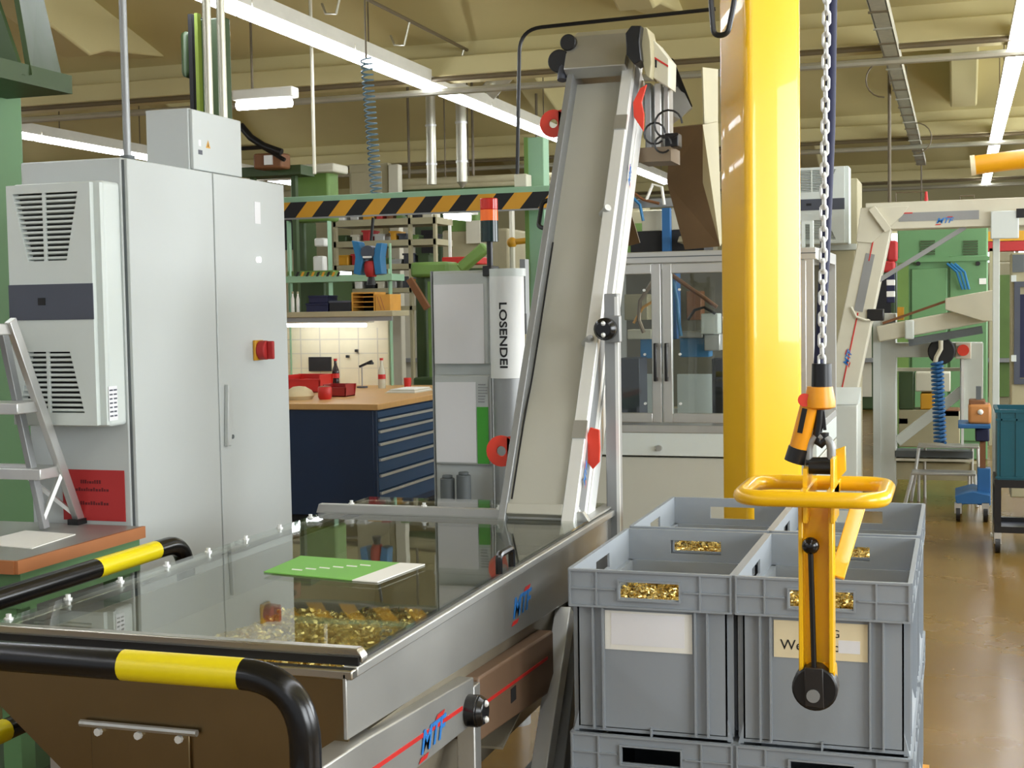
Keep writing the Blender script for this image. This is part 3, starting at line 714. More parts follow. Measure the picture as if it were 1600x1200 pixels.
t = thing('step_ladder', 'aluminium step ladder standing on the green bench', 'ladder', tuple(onz(60, 822, TZ)))
fr_b = onz(124, 818, TZ); fr_t = ony(16, 500, 3.5)
fl_b = fr_b + Vector((-.46, 0, 0)); fl_t = fr_t + Vector((-.34, 0, 0))
for a, b in ((fr_b, fr_t), (fl_b, fl_t)):
    MB().bar(a + V(0, 0, .01), b, .022, .034, up=(0, 1, 0)).build('rail', M_ALU, t, bevel=.002)
    B(a.x - .02, a.x + .02, a.y - .035, a.y + .035, TZ, TZ + .018).build('rail_foot', M_BLACK, t)
for f in (.30, .62, .985):
    a = fl_b.lerp(fl_t, f); b = fr_b.lerp(fr_t, f)
    B(a.x, b.x, min(a.y, b.y) - .10, max(a.y, b.y) + .02, a.z - .035, a.z).build('tread', M_ALU, t, bevel=.003)
rr_b = onz(70, 828, TZ); rr_t = ony(2, 508, 3.62)
for dx in (0, -.28):
    MB().bar(rr_b + V(dx, 0, .005), rr_t + V(dx, 0, 0), .02, .03, up=(0, 1, 0)).build('rear_leg', M_ALUG, t, bevel=.002)
a = rr_b.lerp(rr_t, .3); MB().bar(a, a + V(-.28, 0, 0), .02, .03).build('rear_brace', M_ALU, t)
MB().bar(rr_b.lerp(rr_t, .05), fr_b.lerp(fr_t, .27), .018, .012).build('diagonal_brace', M_ALUW, t)
MB().bar(fr_b.lerp(fr_t, .04) , fr_b.lerp(fr_t, .27) + V(-.16, 0, 0), .018, .012).build('diagonal_brace', M_ALUW, t)

# green machine behind the cabinet, far left
t = thing('green_press', 'big green press at the left edge behind the cooling unit', 'machine', (-3.6, 4.4, 0))
a = ony(34, 132, 5.0)
B(-4.6, a.x, 4.1, 5.0, 0, a.z).build('body', M_GREEN, t, bevel=.015)
B(-4.6, a.x - .0, 4.085, 4.1, .2, 1.98).build('door_panel', M_GREEND, t, bevel=.004)
a1 = ony(-60, -60, 4.6); a2 = ony(40, 130, 4.6); a3 = ony(90, 122, 4.6); a4 = ony(50, -60, 4.6); a5 = ony(60, -60, 5.4)
panel([ony(-140, -40, 4.6), ony(-40, 130, 4.6), ony(40, 118, 4.6), ony(0, 0, 4.6), ony(-20, -60, 4.6)], .02, 'hood_front', M_GREEND, t)
panel([ony(15, -40, 4.62), ony(42, 118, 4.62), ony(90, 122, 5.2), ony(52, -40, 5.2)], .02, 'hood_side', M_GREEND, t)
B(a2.x - .7, a2.x, 4.4, 4.9, a.z, a2.z).build('neck', M_GREEND, t)

# ============================================================ BARRIERS
def barrier(name, label, path_fn, bands, r=.0275):
    t = thing(name, label, 'barrier', tuple(path_fn[0]))
    return t
def banded_tube(t, pts, lengths, r, first='black'):
    pts = [Vector(p) for p in pts]
    seg = []; cur = [pts[0]]; want = list(lengths); k = 0; rem = want[0]; out = []
    for i in range(1, len(pts)):
        a, b = pts[i - 1], pts[i]
        while True:
            d = (b - a).length
            if d < rem - 1e-6 or not want: cur.append(b); rem -= d; break
            m_ = a + (b - a) * (rem / d); cur.append(m_); out.append(cur); cur = [m_]; a = m_
            want.pop(0)
            rem = want[0] if want else 1e9
            if (b - a).length < 1e-6: break
    out.append(cur)
    col = first == 'yellow'
    for c in out:
        if len(c) > 1: MB().tube(c, r, 18).build('yellow_band' if col else 'black_band', M_YELLOW if col else M_BLACKG, t)
        col = not col
t = thing('front_barrier', 'black and yellow tube barrier in front of the hopper', 'barrier', (-1.6, 2.1, 0))
pr = ony(478, 1195, 2.1); zt = .972
path = bend([(-2.15, 2.1, 0), (-2.15, 2.1, zt), (pr.x, 2.1, zt), (pr.x, 2.1, 0)], .12, 10)
# bands measured from the left foot: lengths chosen so that yellow lies before the right bend
xs_y0, xs_y1 = ony(212, 1040, 2.1).x, ony(400, 1058, 2.1).x
run = zt - .12 + .17
banded_tube(t, path, [run + (xs_y0 + 2.03) - .27 - .45, .27, .45 , xs_y1 - xs_y0], .0278)
for fx in (-2.15, pr.x): MB().cyl((fx, 2.1, 0), (fx, 2.1, .012), .07, n=20).build('foot_plate', M_BLACKG, t)
t = thing('side_barrier', 'black and yellow tube barrier between green bench and hopper', 'barrier', (-2.15, 2.9, 0))
e = onx(272, 862, -2.15)
zt2 = .935
path = bend([(-2.15, 2.35, 0), (-2.15, 2.35, zt2), (-2.15, 3.50, zt2), (-2.15, 3.50, 0)], .1, 10)
ya, yb_ = onx(157, 890, -2.15).y, onx(250, 866, -2.15).y
run2 = zt2 - .1 + .14
banded_tube(t, path, [run2 + (ya - 2.45) - .42 - .0, .0001, .42, yb_ - ya], .0265)
MB().tube([(-2.15, 2.35, .62), (-2.15, 3.5, .62)], .0265, 14).build('lower_rail', M_BLACKG, t)
MB().tube([(-2.15, 2.37, .62), (-2.15, 2.68, .62)], .0272, 14).build('yellow_band', M_YELLOW, t)
for fy in (2.35, 3.50): MB().cyl((-2.15, fy, 0), (-2.15, fy, .012), .07, n=20).build('foot_plate', M_BLACKG, t)

# ============================================================ GREY CRATES
CW, CD, CH = .392, .612, .40
def crate_body():
    mb = MB(); w2 = CW / 2; ti = .004
    bi = .015                      # body set in below the band
    band = .090
    # upper band with hand holes; hole half width and z range
    hw, hz0, hz1 = .071, CH - .066, CH - .028
    for sgn in (-1, 1):
        # short walls (x direction), at y = 0 and y = CD
        y0, y1 = (0, .006) if sgn < 0 else (CD - .006, CD)
        mb.box(-w2, -hw, y0, y1, CH - band, CH); mb.box(hw, w2, y0, y1, CH - band, CH)
        mb.box(-hw, hw, y0, y1, hz1, CH); mb.box(-hw, hw, y0, y1, CH - band, hz0)
        x0, x1 = (-w2, -w2 + .006) if sgn < 0 else (w2 - .006, w2)
        m_ = CD / 2
        mb.box(x0, x1, .006, m_ - hw, CH - band, CH); mb.box(x0, x1, m_ + hw, CD - .006, CH - band, CH)
        mb.box(x0, x1, m_ - hw, m_ + hw, hz1, CH); mb.box(x0, x1, m_ - hw, m_ + hw, CH - band, hz0)
    # lower body
    mb.box(-w2 + bi, w2 - bi, bi, bi + .004, .012, CH - band); mb.box(-w2 + bi, w2 - bi, CD - bi - .004, CD - bi, .012, CH - band)
    mb.box(-w2 + bi, -w2 + bi + .004, bi, CD - bi, .012, CH - band); mb.box(w2 - bi - .004, w2 - bi, bi, CD - bi, .012, CH - band)
    mb.box(-w2 + bi, w2 - bi, bi, CD - bi, .004, .014)
    # shelf that joins band and body
    mb.box(-w2, w2, 0, bi + .004, CH - band, CH - band + .004); mb.box(-w2, w2, CD - bi - .004, CD, CH - band, CH - band + .004)
    mb.box(-w2, -w2 + bi + .004, 0, CD, CH - band, CH - band + .004); mb.box(w2 - bi - .004, w2, 0, CD, CH - band, CH - band + .004)
    # foot wedges at the corners
    for sg in (-1, 1): mb.prism([(sg * (w2 - bi), .05), (sg * (w2 - .002), .0), (sg * (w2 - bi), .0)], 'y', bi, CD - bi)
    return mb
def crate_ribs():
    mb = MB(); w2 = CW / 2; band = .09; bi = .015
    for (ya, yb_, s_) in ((-.006, 0, -1), (CD, CD + .006, 1)):
        for zz in (CH - .003, CH - .046, CH - band + .001):
            if zz == CH - .046:
                mb.box(-w2, -.082, ya, yb_, zz - .0015, zz + .0015); mb.box(.082, w2, ya, yb_, zz - .0015, zz + .0015)
            else: mb.box(-w2, w2, ya, yb_, zz - .002, zz + .003)
        for xx in (-w2 + .0025, -.128, .122, w2 - .0025): mb.box(xx - .002, xx + .002, ya, yb_, CH - band, CH)
        # hole collar
        z0, z1 = CH - .068, CH - .026
        for r_ in ((-.076, .076, z1, z1 + .004), (-.076, .076, z0 - .004, z0), (-.076, -.072, z0, z1), (.072, .076, z0, z1)): mb.box(r_[0], r_[1], ya - .001 if s_ < 0 else yb_ - .005, yb_ if s_ < 0 else yb_ + .001, r_[2], r_[3])
    for (ya, yb_) in ((.001, bi), (CD - bi, CD - .001)):
        for xx in (-.140, -.116, .108, .137): mb.box(xx - .0022, xx + .0022, ya, yb_, .01, CH - band)
        mb.box(-.002, .002, ya + .003, yb_, .0, .02)
    for (xa, xb) in ((-w2 - .004, -w2), (w2, w2 + .004)):
        for zz in (CH - .003, CH - .046, CH - band + .001): 
            if zz == CH - .046:
                mb.box(xa, xb, 0, CD / 2 - .082, zz - .0015, zz + .0015); mb.box(xa, xb, CD / 2 + .082, CD, zz - .0015, zz + .0015)
            else: mb.box(xa, xb, 0, CD, zz - .002, zz + .003)
        for yy in (.003, .09, .2, .412, .52, CD - .003): mb.box(xa, xb, yy - .002, yy + .002, CH - band, CH)
    for (xa, xb) in ((-w2 + .001, -w2 + bi), (w2 - bi, w2 - .001)):
        for yy in (.03, .08, .14, .47, .53, .58): mb.box(xa, xb, yy - .002, yy + .002, .01, CH - band)
    return mb
proto = thing('stacking_crate', '', 'crate', (0, 0, 0), 'grey stacking crates')
crate_body().build('shell', M_CRATE, proto, smooth=False)
crate_ribs().build('ribs', M_CRATE, proto, smooth=False)
cx = (-.697, -.297)
top_labels = {(0, 0): 'front left grey crate with a blank grey card, beside the hopper', (1, 0): 'front right grey crate with a lettered card, behind the yellow gripper',
              (0, 1): 'rear left grey crate, nearest the conveyor post', (1, 1): 'rear right grey crate at the floor side, below the yellow ring'}
low_labels = {(0, 0): 'lower grey crate under the front left one', (1, 0): 'lower grey crate under the front right one',
              (0, 1): 'lower grey crate hidden under the rear left one', (1, 1): 'lower grey crate hidden under the rear right one'}
CR = {}
first = True
for iy, yy in enumerate((3.172, 3.80)):
    for ix in (0, 1):
        for lv, zz in ((0, .17), (1, .57)):
            loc = (cx[ix], yy + (.03 if iy else 0), zz)
            if first: o = proto; o.location = loc; first = False
            else: o = copy_tree(proto, loc)
            o['label'] = (top_labels if lv else low_labels)[(ix, iy)]
            ORG[o] = Vector(loc)
            CR[(ix, iy, lv)] = o
def fill(cxx, cyy, zz):
    def fn(): return Vector((cxx + random.uniform(-.17, .17), cyy + random.uniform(.025, CD - .03), zz + random.uniform(-.018, .012)))
    return fn
for (ix, iy), lab in {(0, 0): 'brass sleeves filling the front left grey crate', (1, 0): 'brass sleeves filling the front right grey crate', (0, 1): 'brass sleeves filling the rear left grey crate', (1, 1): 'brass sleeves filling the rear right grey crate'}.items():
    yy = 3.172 if iy == 0 else 3.83
    brass_pile('brass_parts', lab, (cx[ix], yy + .3, .72), 2600, fill(cx[ix], yy, .825), .8)
# cards on the crate fronts
o = CR[(0, 0, 1)]; yf = 3.172 + .015 - .0005
a = ony(945, 953, yf); b = ony(1082, 1022, yf)
c = B(a.x, b.x, yf - .002, yf, b.z, a.z).build('label_card', M_CARD, o); a2 = ony(955, 957, yf); b2 = ony(1070, 1013, yf)
B(a2.x, b2.x, yf - .003, yf - .002, b2.z, a2.z).build('grey_patch', M_PAPER, c)
o = CR[(1, 0, 1)]
a = ony(1209, 968, yf); b = ony(1356, 1035, yf)
c = B(a.x, b.x, yf - .002, yf, b.z, a.z).build('label_card', M_CARDW, o)
a2 = ony(1310, 1000, yf); b2 = ony(1344, 1022, yf); B(a2.x, b2.x, yf - .003, yf - .002, b2.z, a2.z).build('grey_patch', M_PAPER, c)
a = ony(1237, 1008, yf); text('lettering', 'We', .034, FY(a.x, yf - .0022, a.z), M_INK, c)
a = ony(1306, 991, yf); text('lettering', 'G', .026, FY(a.x, yf - .0022, a.z), M_INK, c)
a = ony(1306, 1012, yf); text('lettering', 'c', .030, FY(a.x, yf - .0022, a.z), M_INK, c)
# pallet below
t = thing('pallet', 'wooden pallet beneath the grey crate stacks', 'pallet', (-.497, 3.8, 0))
for k in range(6): B(-.91 + k * .139, -.80 + k * .139, 3.16, 4.46, .145, .168).build('deck_board', M_CRATEW, t)
for yy in (3.18, 3.76, 4.34): B(-.91, -.085, yy, yy + .1, .0, .145).build('bearer', M_CRATEW, t)

# ============================================================ CRANE COLUMN
t = thing('crane_column', 'thick yellow crane column behind the grey crates', 'crane column', (-.71, 5.25, 0))
ang = R(36); sz = .232
def col_poly(s, r=.03, n=5):
    pts = []
    for qx, qy, a0 in ((1, 1, 0), (-1, 1, 90), (-1, -1, 180), (1, -1, 270)):
        for k in range(n + 1):
            a = R(a0 + 90 * k / n); pts.append((qx * (s / 2 - r) + r * math.cos(a), qy * (s / 2 - r) + r * math.sin(a)))
    return pts
RM = Matrix.Translation((-.71, 5.25, 0)) @ Matrix.Rotation(ang, 4, 'Z')
MB(RM).prism(col_poly(sz), 'z', .02, 5.0).build('shaft', M_CRANE, t)
MB(RM).box(-.28, .28, -.28, .28, 0, .025).build('base_plate', M_CRANE, t)
for k in range(4):
    a = k * PI / 2
    MB(RM @ Matrix.Rotation(a, 4, 'Z')).prism([(.11, .02), (.26, .02), (.11, .25)], 'y', -.008, .008).build('gusset', M_CRANE, t)
p = ony(1128, 20, 5.0)
t = tag(MB().tube(bend([(p.x - .04, 5.0, 3.2), (p.x - .04, 5.0, p.z + .06), (p.x - .03, 5.0, ony(1128, 55, 5).z), (p.x + .02, 5.0, ony(1128, 55, 5).z), (p.x + .05, 5.0, p.z + .06), (p.x + .06, 5.0, 3.2)], .06, 5), .010, 8).build('hanging_cable', M_BLACK, at=tuple(p)), 'black cable loop hanging at the top of the yellow column', 'cable')

# black conduit arching from the green column towards the crane column
y_ = 8.12
pts = [ony(808, 290, y_), ony(809, 70, y_), ony(830, 47, y_), ony(1118, 14, y_)]
t = tag(MB().tube(bend([pts[0], ony(812, 46, y_), pts[3]], .14, 8), .012, 8).build('air_pipe', M_BLACK, at=tuple(pts[0])), 'black pipe arching up behind the conveyor head', 'pipe')

# ============================================================ CHAIN HOIST WITH GRIPPER
GX, GY = -.267, 2.75
t = thing('hoist_chain', 'bright steel hoist chain hanging beside the yellow column', 'chain', (-.256, GY, 1.5))
link = MB().tube([(.0062 * math.cos(a) , 0, .0075 * (1 if math.sin(a) > 0 else -1) * (1 if abs(math.sin(a)) > .01 else 0) + .0062 * math.sin(a)) for a in [k * 2 * PI / 12 + .13 for k in range(12)]], .0030, 6, closed=True).build('link', M_ALUW, t)
link.data.transform(Matrix.Translation(ORG[t]))
ctop = ony(1294, -160, GY); cbot = ony(1284, 565, GY)
nl = int((ctop.z - cbot.z) / .0205)
for k in range(nl):
    pp = cbot.lerp(ctop, k / nl) - ORG[t]
    if k == 0: link.location = pp
    else: linked(link, 'link', t, pp, (0, 0, R(20) + (k % 2) * PI / 2))
a = ony(1302, -160, GY + .03); b = ony(1297, 200, GY + .03); c = ony(1288, 420, GY + .03); d = ony(1279, 575, GY + .03)
tag(MB().tube([a, b, c, d], .0105, 10).build('control_hose', M_NAVY, at=tuple(d)), 'dark navy control hose running beside the hoist chain', 'hose')

t = thing('hoist_control', 'orange hoist hook block with black pistol grip and red button', 'hoist control', (GX, GY, 1.3))
def g(px, py, d=0): return ony(px, py, GY + d)
a = g(1284, 568); b = g(1284, 604)
MB().cyl(a, b, .019, .020, n=18).build('chain_stop', M_BLACK, t)
a = g(1281, 604); b = g(1281, 639)
MB().lathe((a.x, GY, b.z), [(.020, 0), (.030, .004), (.030, .016), (.027, .032), (.025, a.z - b.z)], 18).build('hook_block', M_ORANGE, t)
a = g(1258, 615, -.01); b = g(1256, 634, -.01); MB().cyl(g(1257, 625, -.02), g(1257, 625, .01), .013, n=16).build('button', M_RED, t)
a = g(1266, 630); b = g(1248, 700); c = g(1241, 722)
MB().tube([a, a.lerp(b, .5), b], .0185, 14).build('grip', M_ORANGE, t)
MB().tube([b, c], .0205, 14).build('grip_end', M_BLACK, t)
MB().bar(g(1258, 638, -.014), g(1250, 676, -.014), .014, .010).build('grip_pad', M_BLACK, t)
# forged hook
a = g(1282, 639); mb = MB()
mb.tube([g(1281, 640), g(1280, 660), g(1277, 678), g(1278, 690), g(1283, 694), g(1288, 688), g(1288, 676)], .0092, 10)
mb.build('hook', M_BLACK, t); MB().bar(g(1286, 642), g(1289, 672), .006, .010).build('safety_latch', M_BLACK, t)

t = thing('crate_gripper', 'yellow crate gripper with ring handlebar, lever and black roller', 'gripper', (GX, GY, .83))
# shackle
c0 = g(1281, 694)
pts = [g(1263, 738), g(1263, 712)] + [g(1281 - 18 * math.cos(k * PI / 8), 702 - 20 * math.sin(k * PI / 8)) for k in range(9)] + [g(1299, 712), g(1299, 738)]
MB().tube(pts, .0088, 12).build('shackle', M_ALUG, t)
MB().cyl(g(1260, 722), g(1303, 722), .010, n=12).build('shackle_pin', M_BLACK, t)
# yellow lug plates and bracket
a = g(1296, 702, .0); b = g(1322, 735, .0)
B(GX - .020, GX - .012, GY - .05, GY + .06, g(0, 772).z - .0, g(1270, 728).z).build('bracket_plate', M_CRANE, t)
B(GX + .032, GX + .040, GY - .05, GY + .06, g(0, 772).z - .0, g(1270, 712).z).build('bracket_plate', M_CRANE, t, bevel=.002)
MB().cyl(V(GX - .012, GY - .01, g(1281, 730).z), V(GX + .034, GY - .01, g(1281, 730).z), .013, n=14).build('bracket_boss', M_BLACK, t)
MB().prism([(g(x, y, .02).x, g(x, y, .02).z) for x, y in ((1297, 706), (1321, 697), (1322, 736), (1300, 760))], 'y', GY + .02, GY + .03).build('front_plate', M_CRANE, t, bevel=.002)
# ring handlebar: rounded rectangle tube lying nearly flat
rc = g(1274, 767); rw, rd = .134, .125
ring = []
for qx, qy, a0 in ((1, 1, 0), (-1, 1, 90), (-1, -1, 180), (1, -1, 270)):
    for k in range(7):
        an = R(a0 + 15 * k); rr = .05
        ring.append((rc.x + qx * (rw - rr) + rr * math.cos(an) + .0, GY + qy * (rd - rr) + rr * math.sin(an), rc.z))
ring = [Vector(p) for p in ring]
MB().tube(ring, .0155, 14, closed=True).build('handlebar', M_CRANE, t)
MB().box(GX - .022, GX - .008, GY - rd + .005, GY + rd - .005, rc.z - .012, rc.z + .012).box(GX + .028, GX + .040, GY - rd + .005, GY + rd - .005, rc.z - .012, rc.z + .012).build('cross_bar', M_CRANE, t, bevel=.002)
# channel arm: web between two flanges, open toward the camera
zt_, zb_ = g(1275, 788).z, g(1275, 1060).z
xa, xb = g(1250, 900).x, g(1304, 900).x
B(xa, xa + .009, GY - .03, GY + .02, zb_ + .02, zt_).build('arm_flange', M_CRANE, t, bevel=.002)
B(xb - .009, xb, GY - .03, GY + .02, zb_ + .02, zt_).build('arm_flange', M_CRANE, t, bevel=.002)
B(xa + .009, xb - .009, GY + .008, GY + .02, zb_ + .02, zt_).build('arm_web', M_CRANE, t)
MB().cyl(V(xa + .012, GY + .012, zb_ - .005), V(xb + .001, GY + .012, zb_ - .005), .036, n=22).build('arm_end', M_CRANE, t)
# second, slanting arm behind
MB().bar(V(GX + .075, GY + .10, g(1325, 800).z), V(GX + .038, GY + .02, g(1305, 905).z), .03, .014, up=(0, 1, 0)).build('rear_arm', M_CRANE, t, bevel=.002)
# lever with ball
lp0 = V(GX - .002, GY - .028, g(1270, 1045).z); lp1 = V(g(1267, 850, -.03).x, GY - .035, g(1267, 862, -.03).z)
MB().cyl(lp0, lp1, .0055, n=10).build('lever_rod', M_BLACK, t)
MB().sphere(V(lp1.x, lp1.y, g(1267, 852, -.03).z), .017, 16).build('lever_ball', M_BLACKG, t)
MB().prism([(GX - .020, g(1270, 1036).z), (GX + .016, g(1270, 1036).z), (GX + .018, g(1270, 1098).z), (GX - .020, g(1270, 1096).z)], 'y', GY - .040, GY - .022).build('lever_fork', mat('fork_dark', (34, 30, 28), .4), t, bevel=.002)
wc = g(1273, 1076, -.03)
rl = MB().cyl(V(wc.x, GY - .034, wc.z), V(wc.x, GY + .01, wc.z), .0445, n=28).build('roller', M_BLACK, t, bevel=.004)
MB().cyl(V(wc.x - .002, GY - .044, wc.z - .012), V(wc.x - .002, GY - .039, wc.z - .012), .013, n=16).build('roller_axle', M_ALUG, rl)

# ============================================================ DOCUMENT ENCLOSURE WITH SIGNAL TOWER
def PB(x0, y0, x1, y1, y, d):
    a = ony(x0, y0, y); b = ony(x1, y1, y)
    return MB().box(a.x, b.x, y, y + d, b.z, a.z)
def PT(px, py, y): return ony(px, py, y)
def PF(x0, y0, x1, y, d):
    a = ony(x0, y0, y); b = ony(x1, y0, y)
    return MB().box(a.x, b.x, y, y + d, 0, a.z)
EY = 5.0
t = thing('terminal_enclosure', 'grey upright enclosure holding two document pockets', 'enclosure', (-1.83, EY + .12, 0))
a = PT(675, 424, EY); b = PT(766, 424, EY)
B(a.x, b.x, EY, EY + .22, 0, a.z).build('body', M_CAB, t, bevel=.006)
B(a.x - .006, a.x, EY - .004, EY + .2, .1, a.z).build('edge_profile', M_ALUG, t)
up = PB(676, 427, 764, 569, EY - .03, .03).build('document_pocket', M_CAB, t, bevel=.006)
PB(677, 445, 757, 568, EY - .034, .004).build('grey_sheet', M_PAPER, up)
lo = PB(678, 586, 766, 727, EY - .03, .03).build('document_pocket', M_CAB, t, bevel=.006)
PB(680, 597, 745, 723, EY - .034, .004).build('grey_sheet', M_PAPER, lo)
PB(745, 636, 764, 725, EY - .034, .004).build('green_sheet', mat('leaflet_green', (66, 160, 50), .6), lo)
mb = MB()
for k in range(7):
    q_ = PB(747, 600 + k * 4.5, 747 + random.uniform(9, 15), 602 + k * 4.5, EY - .0345, .004); mb.v += [v for v in q_.v]; mb.f += [tuple(i + 8 * k for i in f) for f in q_.f]
x_ = mb.build('small_print', M_ALUG, lo, smooth=False); x_['kind'] = 'stuff'
for (xa, xb, ya) in ((684, 708, 748), (709, 734, 743)):
    p = PT((xa + xb) / 2, ya, 4.9); q_ = PT((xa + xb) / 2, 800, 4.9)
    MB().cyl((p.x, 4.92, q_.z), (p.x, 4.92, p.z), .028, n=14).cyl((p.x, 4.92, p.z), (p.x, 4.92, p.z + .012), .02, n=12).build('cable_socket', M_CABD, t, bevel=.003)
t = thing('signal_tower', 'signal lamp tower with red and orange lenses', 'signal lamp', tuple(PT(768, 430, EY)))
p = PT(769, 432, EY + .02)
B(p.x - .018, p.x + .018, EY - .042, EY + .05, p.z, p.z + .04).build('socket', M_BLACK, t, bevel=.003)
xs = p.x - .008; yy = EY + .02
z1, z2, z3, z4, z5 = (PT(764, v, yy).z for v in (418, 378, 345, 328, 310))
MB().cyl((xs, yy, z1), (xs, yy, z2), .012, n=12).build('pole', M_BLACK, t)
MB().cyl((xs, yy, z2), (xs, yy, z3), .034, n=20).build('dark_lens', M_TEALENS, t)
MB().cyl((xs, yy, z3), (xs, yy, z4), .034, n=20).build('orange_lens', M_AMBER, t)
MB().cyl((xs, yy, z4), (xs, yy, z5), .034, n=20).build('red_lens', M_REDLENS, t, bevel=.003)
t = thing('round_column', 'grey round column wrapped in a white lettered sleeve', 'column', tuple(PT(793, 735, 4.98)))
p = PT(793, 425, 4.98); r_ = .062
MB().cyl((p.x, 4.98, .0), (p.x, 4.98, PT(793, 420, 4.98).z), r_, n=28).build('shaft', M_ALUG, t)
zs0, zs1 = PT(793, 590, 4.98).z, PT(793, 432, 4.98).z
MB().cyl((p.x - .003, 4.976, zs0), (p.x - .003, 4.976, zs1), r_ + .004, n=28).build('paper_sleeve', mat('sleeve_white', (226, 228, 226), .5), t)
MB().cyl((p.x, 4.98, PT(793, 432, 4.98).z), (p.x, 4.98, PT(793, 420, 4.98).z), r_ + .008, n=28).build('cap', M_WHITE, t)
q_ = PT(786, 524, 4.91)
text('lettering', 'LOSENDEI', .042, Matrix(((0, 1, 0, q_.x), (0, 0, -1, 4.909), (-1, 0, 0, q_.z), (0, 0, 0, 1))), M_INK, t, sx=1.32, bold=.0008)
t = tag(PB(812, 405, 822, 520, 5.05, .05).build('profile_post', M_ALUG, at=tuple(PT(817, 520, 5.05))), 'short grey profile between lettered column and conveyor', 'profile post')
t['label'] = 'grey metal profile between the lettered column and the conveyor'
a = PT(812, 405, 5.05); t.data.transform(Matrix.Identity(4))
t = tag(PB(815, 490, 821, 522, 5.03, .02).build('cable_plug', M_BLACK, at=tuple(PT(818, 520, 5.03))), 'black plug on the grey profile left of the conveyor', 'plug')

# ============================================================ BLUE DRAWER BENCH
BX, BY0, BY1, BZ = -4.1, 9.36, 11.75, .905
t = thing('drawer_bench', 'dark blue drawer bench with beech worktop behind the hopper', 'workbench', (-5, 10.1, 0))
B(-6.3, BX - .03, BY0, BY1, .06, BZ - .045).build('body', M_DBLUE, t, bevel=.004)
B(-6.3, BX - .05, BY0 + .05, BY1, 0, .06).build('plinth', M_DARK, t)
B(-6.32, BX + .02, BY0 - .02, BY1 + .01, BZ - .045, BZ).build('worktop', M_WOOD, t, bevel=.004)
zc = BZ - .06
for k, hh in enumerate((.055, .085, .095, .115, .12, .13, .14)):
    d = B(BX - .03, BX - .008, BY0 + .04, BY1 - .03, zc - hh + .008, zc).build('drawer', M_DBLUEL, t, bevel=.002)
    if k: B(BX - .008, BX + .014, BY0 + .04, BY1 - .03, zc - .022, zc - .002).build('grip_rail', M_ALU, d, bevel=.002)
    zc -= hh
B(BX - .03, BX - .01, BY0 + .005, BY0 + .035, .06, BZ - .05).build('corner_post', M_DBLUE, t)
# bench back panel
RY = 11.7
t = thing('bench_back_panel', 'pale perforated back panel above the drawer bench', 'panel', tuple(PT(530, 600, RY)))
PB(440, 500, 608, 606, RY, .02).build('board', mat('panel_cream', (228, 222, 192), .6), t)
for px in (470, 500, 530, 560, 590): PB(px, 512, px + .5, 600, RY - .002, .002).build('panel_joint', M_BEIGE, t)
for py in (530, 552, 575): PB(445, py, 606, py + .5, RY - .002, .002).build('panel_joint', M_BEIGE, t)
PB(482, 558, 517, 580, RY - .02, .02).build('pinned_board', M_DARK, t)
for (px, py) in ((542, 557), (556, 548)): PB(px - 2, py - 2, px + 2, py + 2, RY - .03, .03).build('hook', M_BLACK, t)
for px in (450, 607): PB(px, 430, px + 6, 640, RY - .03, .05).build('upright', M_GREENL, t)
t = thing('bench_shelf', 'shelf above the drawer bench with a lamp below', 'shelf', tuple(PT(530, 495, 11.40)))
PB(440, 488, 613, 494, 11.30, .4).build('board', M_BEIGED, t, bevel=.004)
PB(440, 494, 612, 501, 11.32, .03).build('front_rail', M_ALUG, t)
for px in (452, 606): PB(px, 420, px + 3, 500, 11.66, .03).build('upright', M_GREENL, t)
t = thing('bench_lamp', 'glowing tube lamp under the shelf above the drawer bench', 'lamp', tuple(PT(515, 508, 11.40)))
PB(440, 501, 576, 504, 11.40, .12).build('housing', M_LUM, t)
a = PT(440, 508, 11.42); b = PT(572, 508, 11.42); MB().cyl(a, b, .016, n=8).build('tube', M_TUBE, t)
t = thing('upper_shelf', 'pale shelf rail with a strip of hazard tape above the bench', 'shelf', tuple(PT(530, 438, 11.50)))
PB(440, 432, 612, 438, 11.40, .3).build('board', M_GREENL, t)
for k in range(9): 
    a = PT(462 + k * 8, 425, 11.40); MB().prism([(a.x, a.z - .04), (a.x + .02, a.z - .04), (a.x + .04, a.z), (a.x + .02, a.z)], 'y', 11.39, 11.40).build('hazard_stripe', M_MUSTARD if k % 2 else M_INK, t)
for px in (450, 607): PB(px, 380, px + 5, 500, 11.70, .03).build('upright', M_GREENL, t)
# shelf goods
def good(name, label, cat, mb, m, base, parts=(), group=None):
    t = thing(name, label, cat, base, group)
    return t
sh = 488
def shelf_box(name, label, cat, x0, y0, x1, m, sh=488, y=11.35, d=.22, lid=None):
    b = PT((x0 + x1) / 2, sh, y); a = PT(x0, y0, y); c = PT(x1, y0, y)
    t = thing(name, label, cat, (b.x, y, b.z))
    B(a.x, c.x, y, y + d, b.z, a.z).build('body', m, t, bevel=.006)
    B(a.x - .004, c.x + .004, y - .004, y + d, a.z - .02, a.z).build('lid', lid or m, t, bevel=.003)
    return t
shelf_box('storage_box', 'low dark blue box at the left of the bench shelf', 'box', 478, 474, 512, M_NAVY)
shelf_box('storage_box', 'black flat box beside the wooden rack on the bench shelf', 'box', 514, 470, 548, M_BLACK, lid=M_SLATE)
shelf_box('storage_box', 'small dark box lying on top of the blue box', 'box', 482, 462, 511, M_NAVY, 473.6)
t = thing('wooden_rack', 'small wooden pigeonhole rack on the bench shelf', 'rack', tuple(PT(567, sh, 11.35)))
a = PT(549, 457, 11.35); b = PT(586, sh, 11.35)
MB().frame(a.x, b.x, b.z, a.z, 11.35, 11.60, .012).build('frame', M_CRATEW, t)
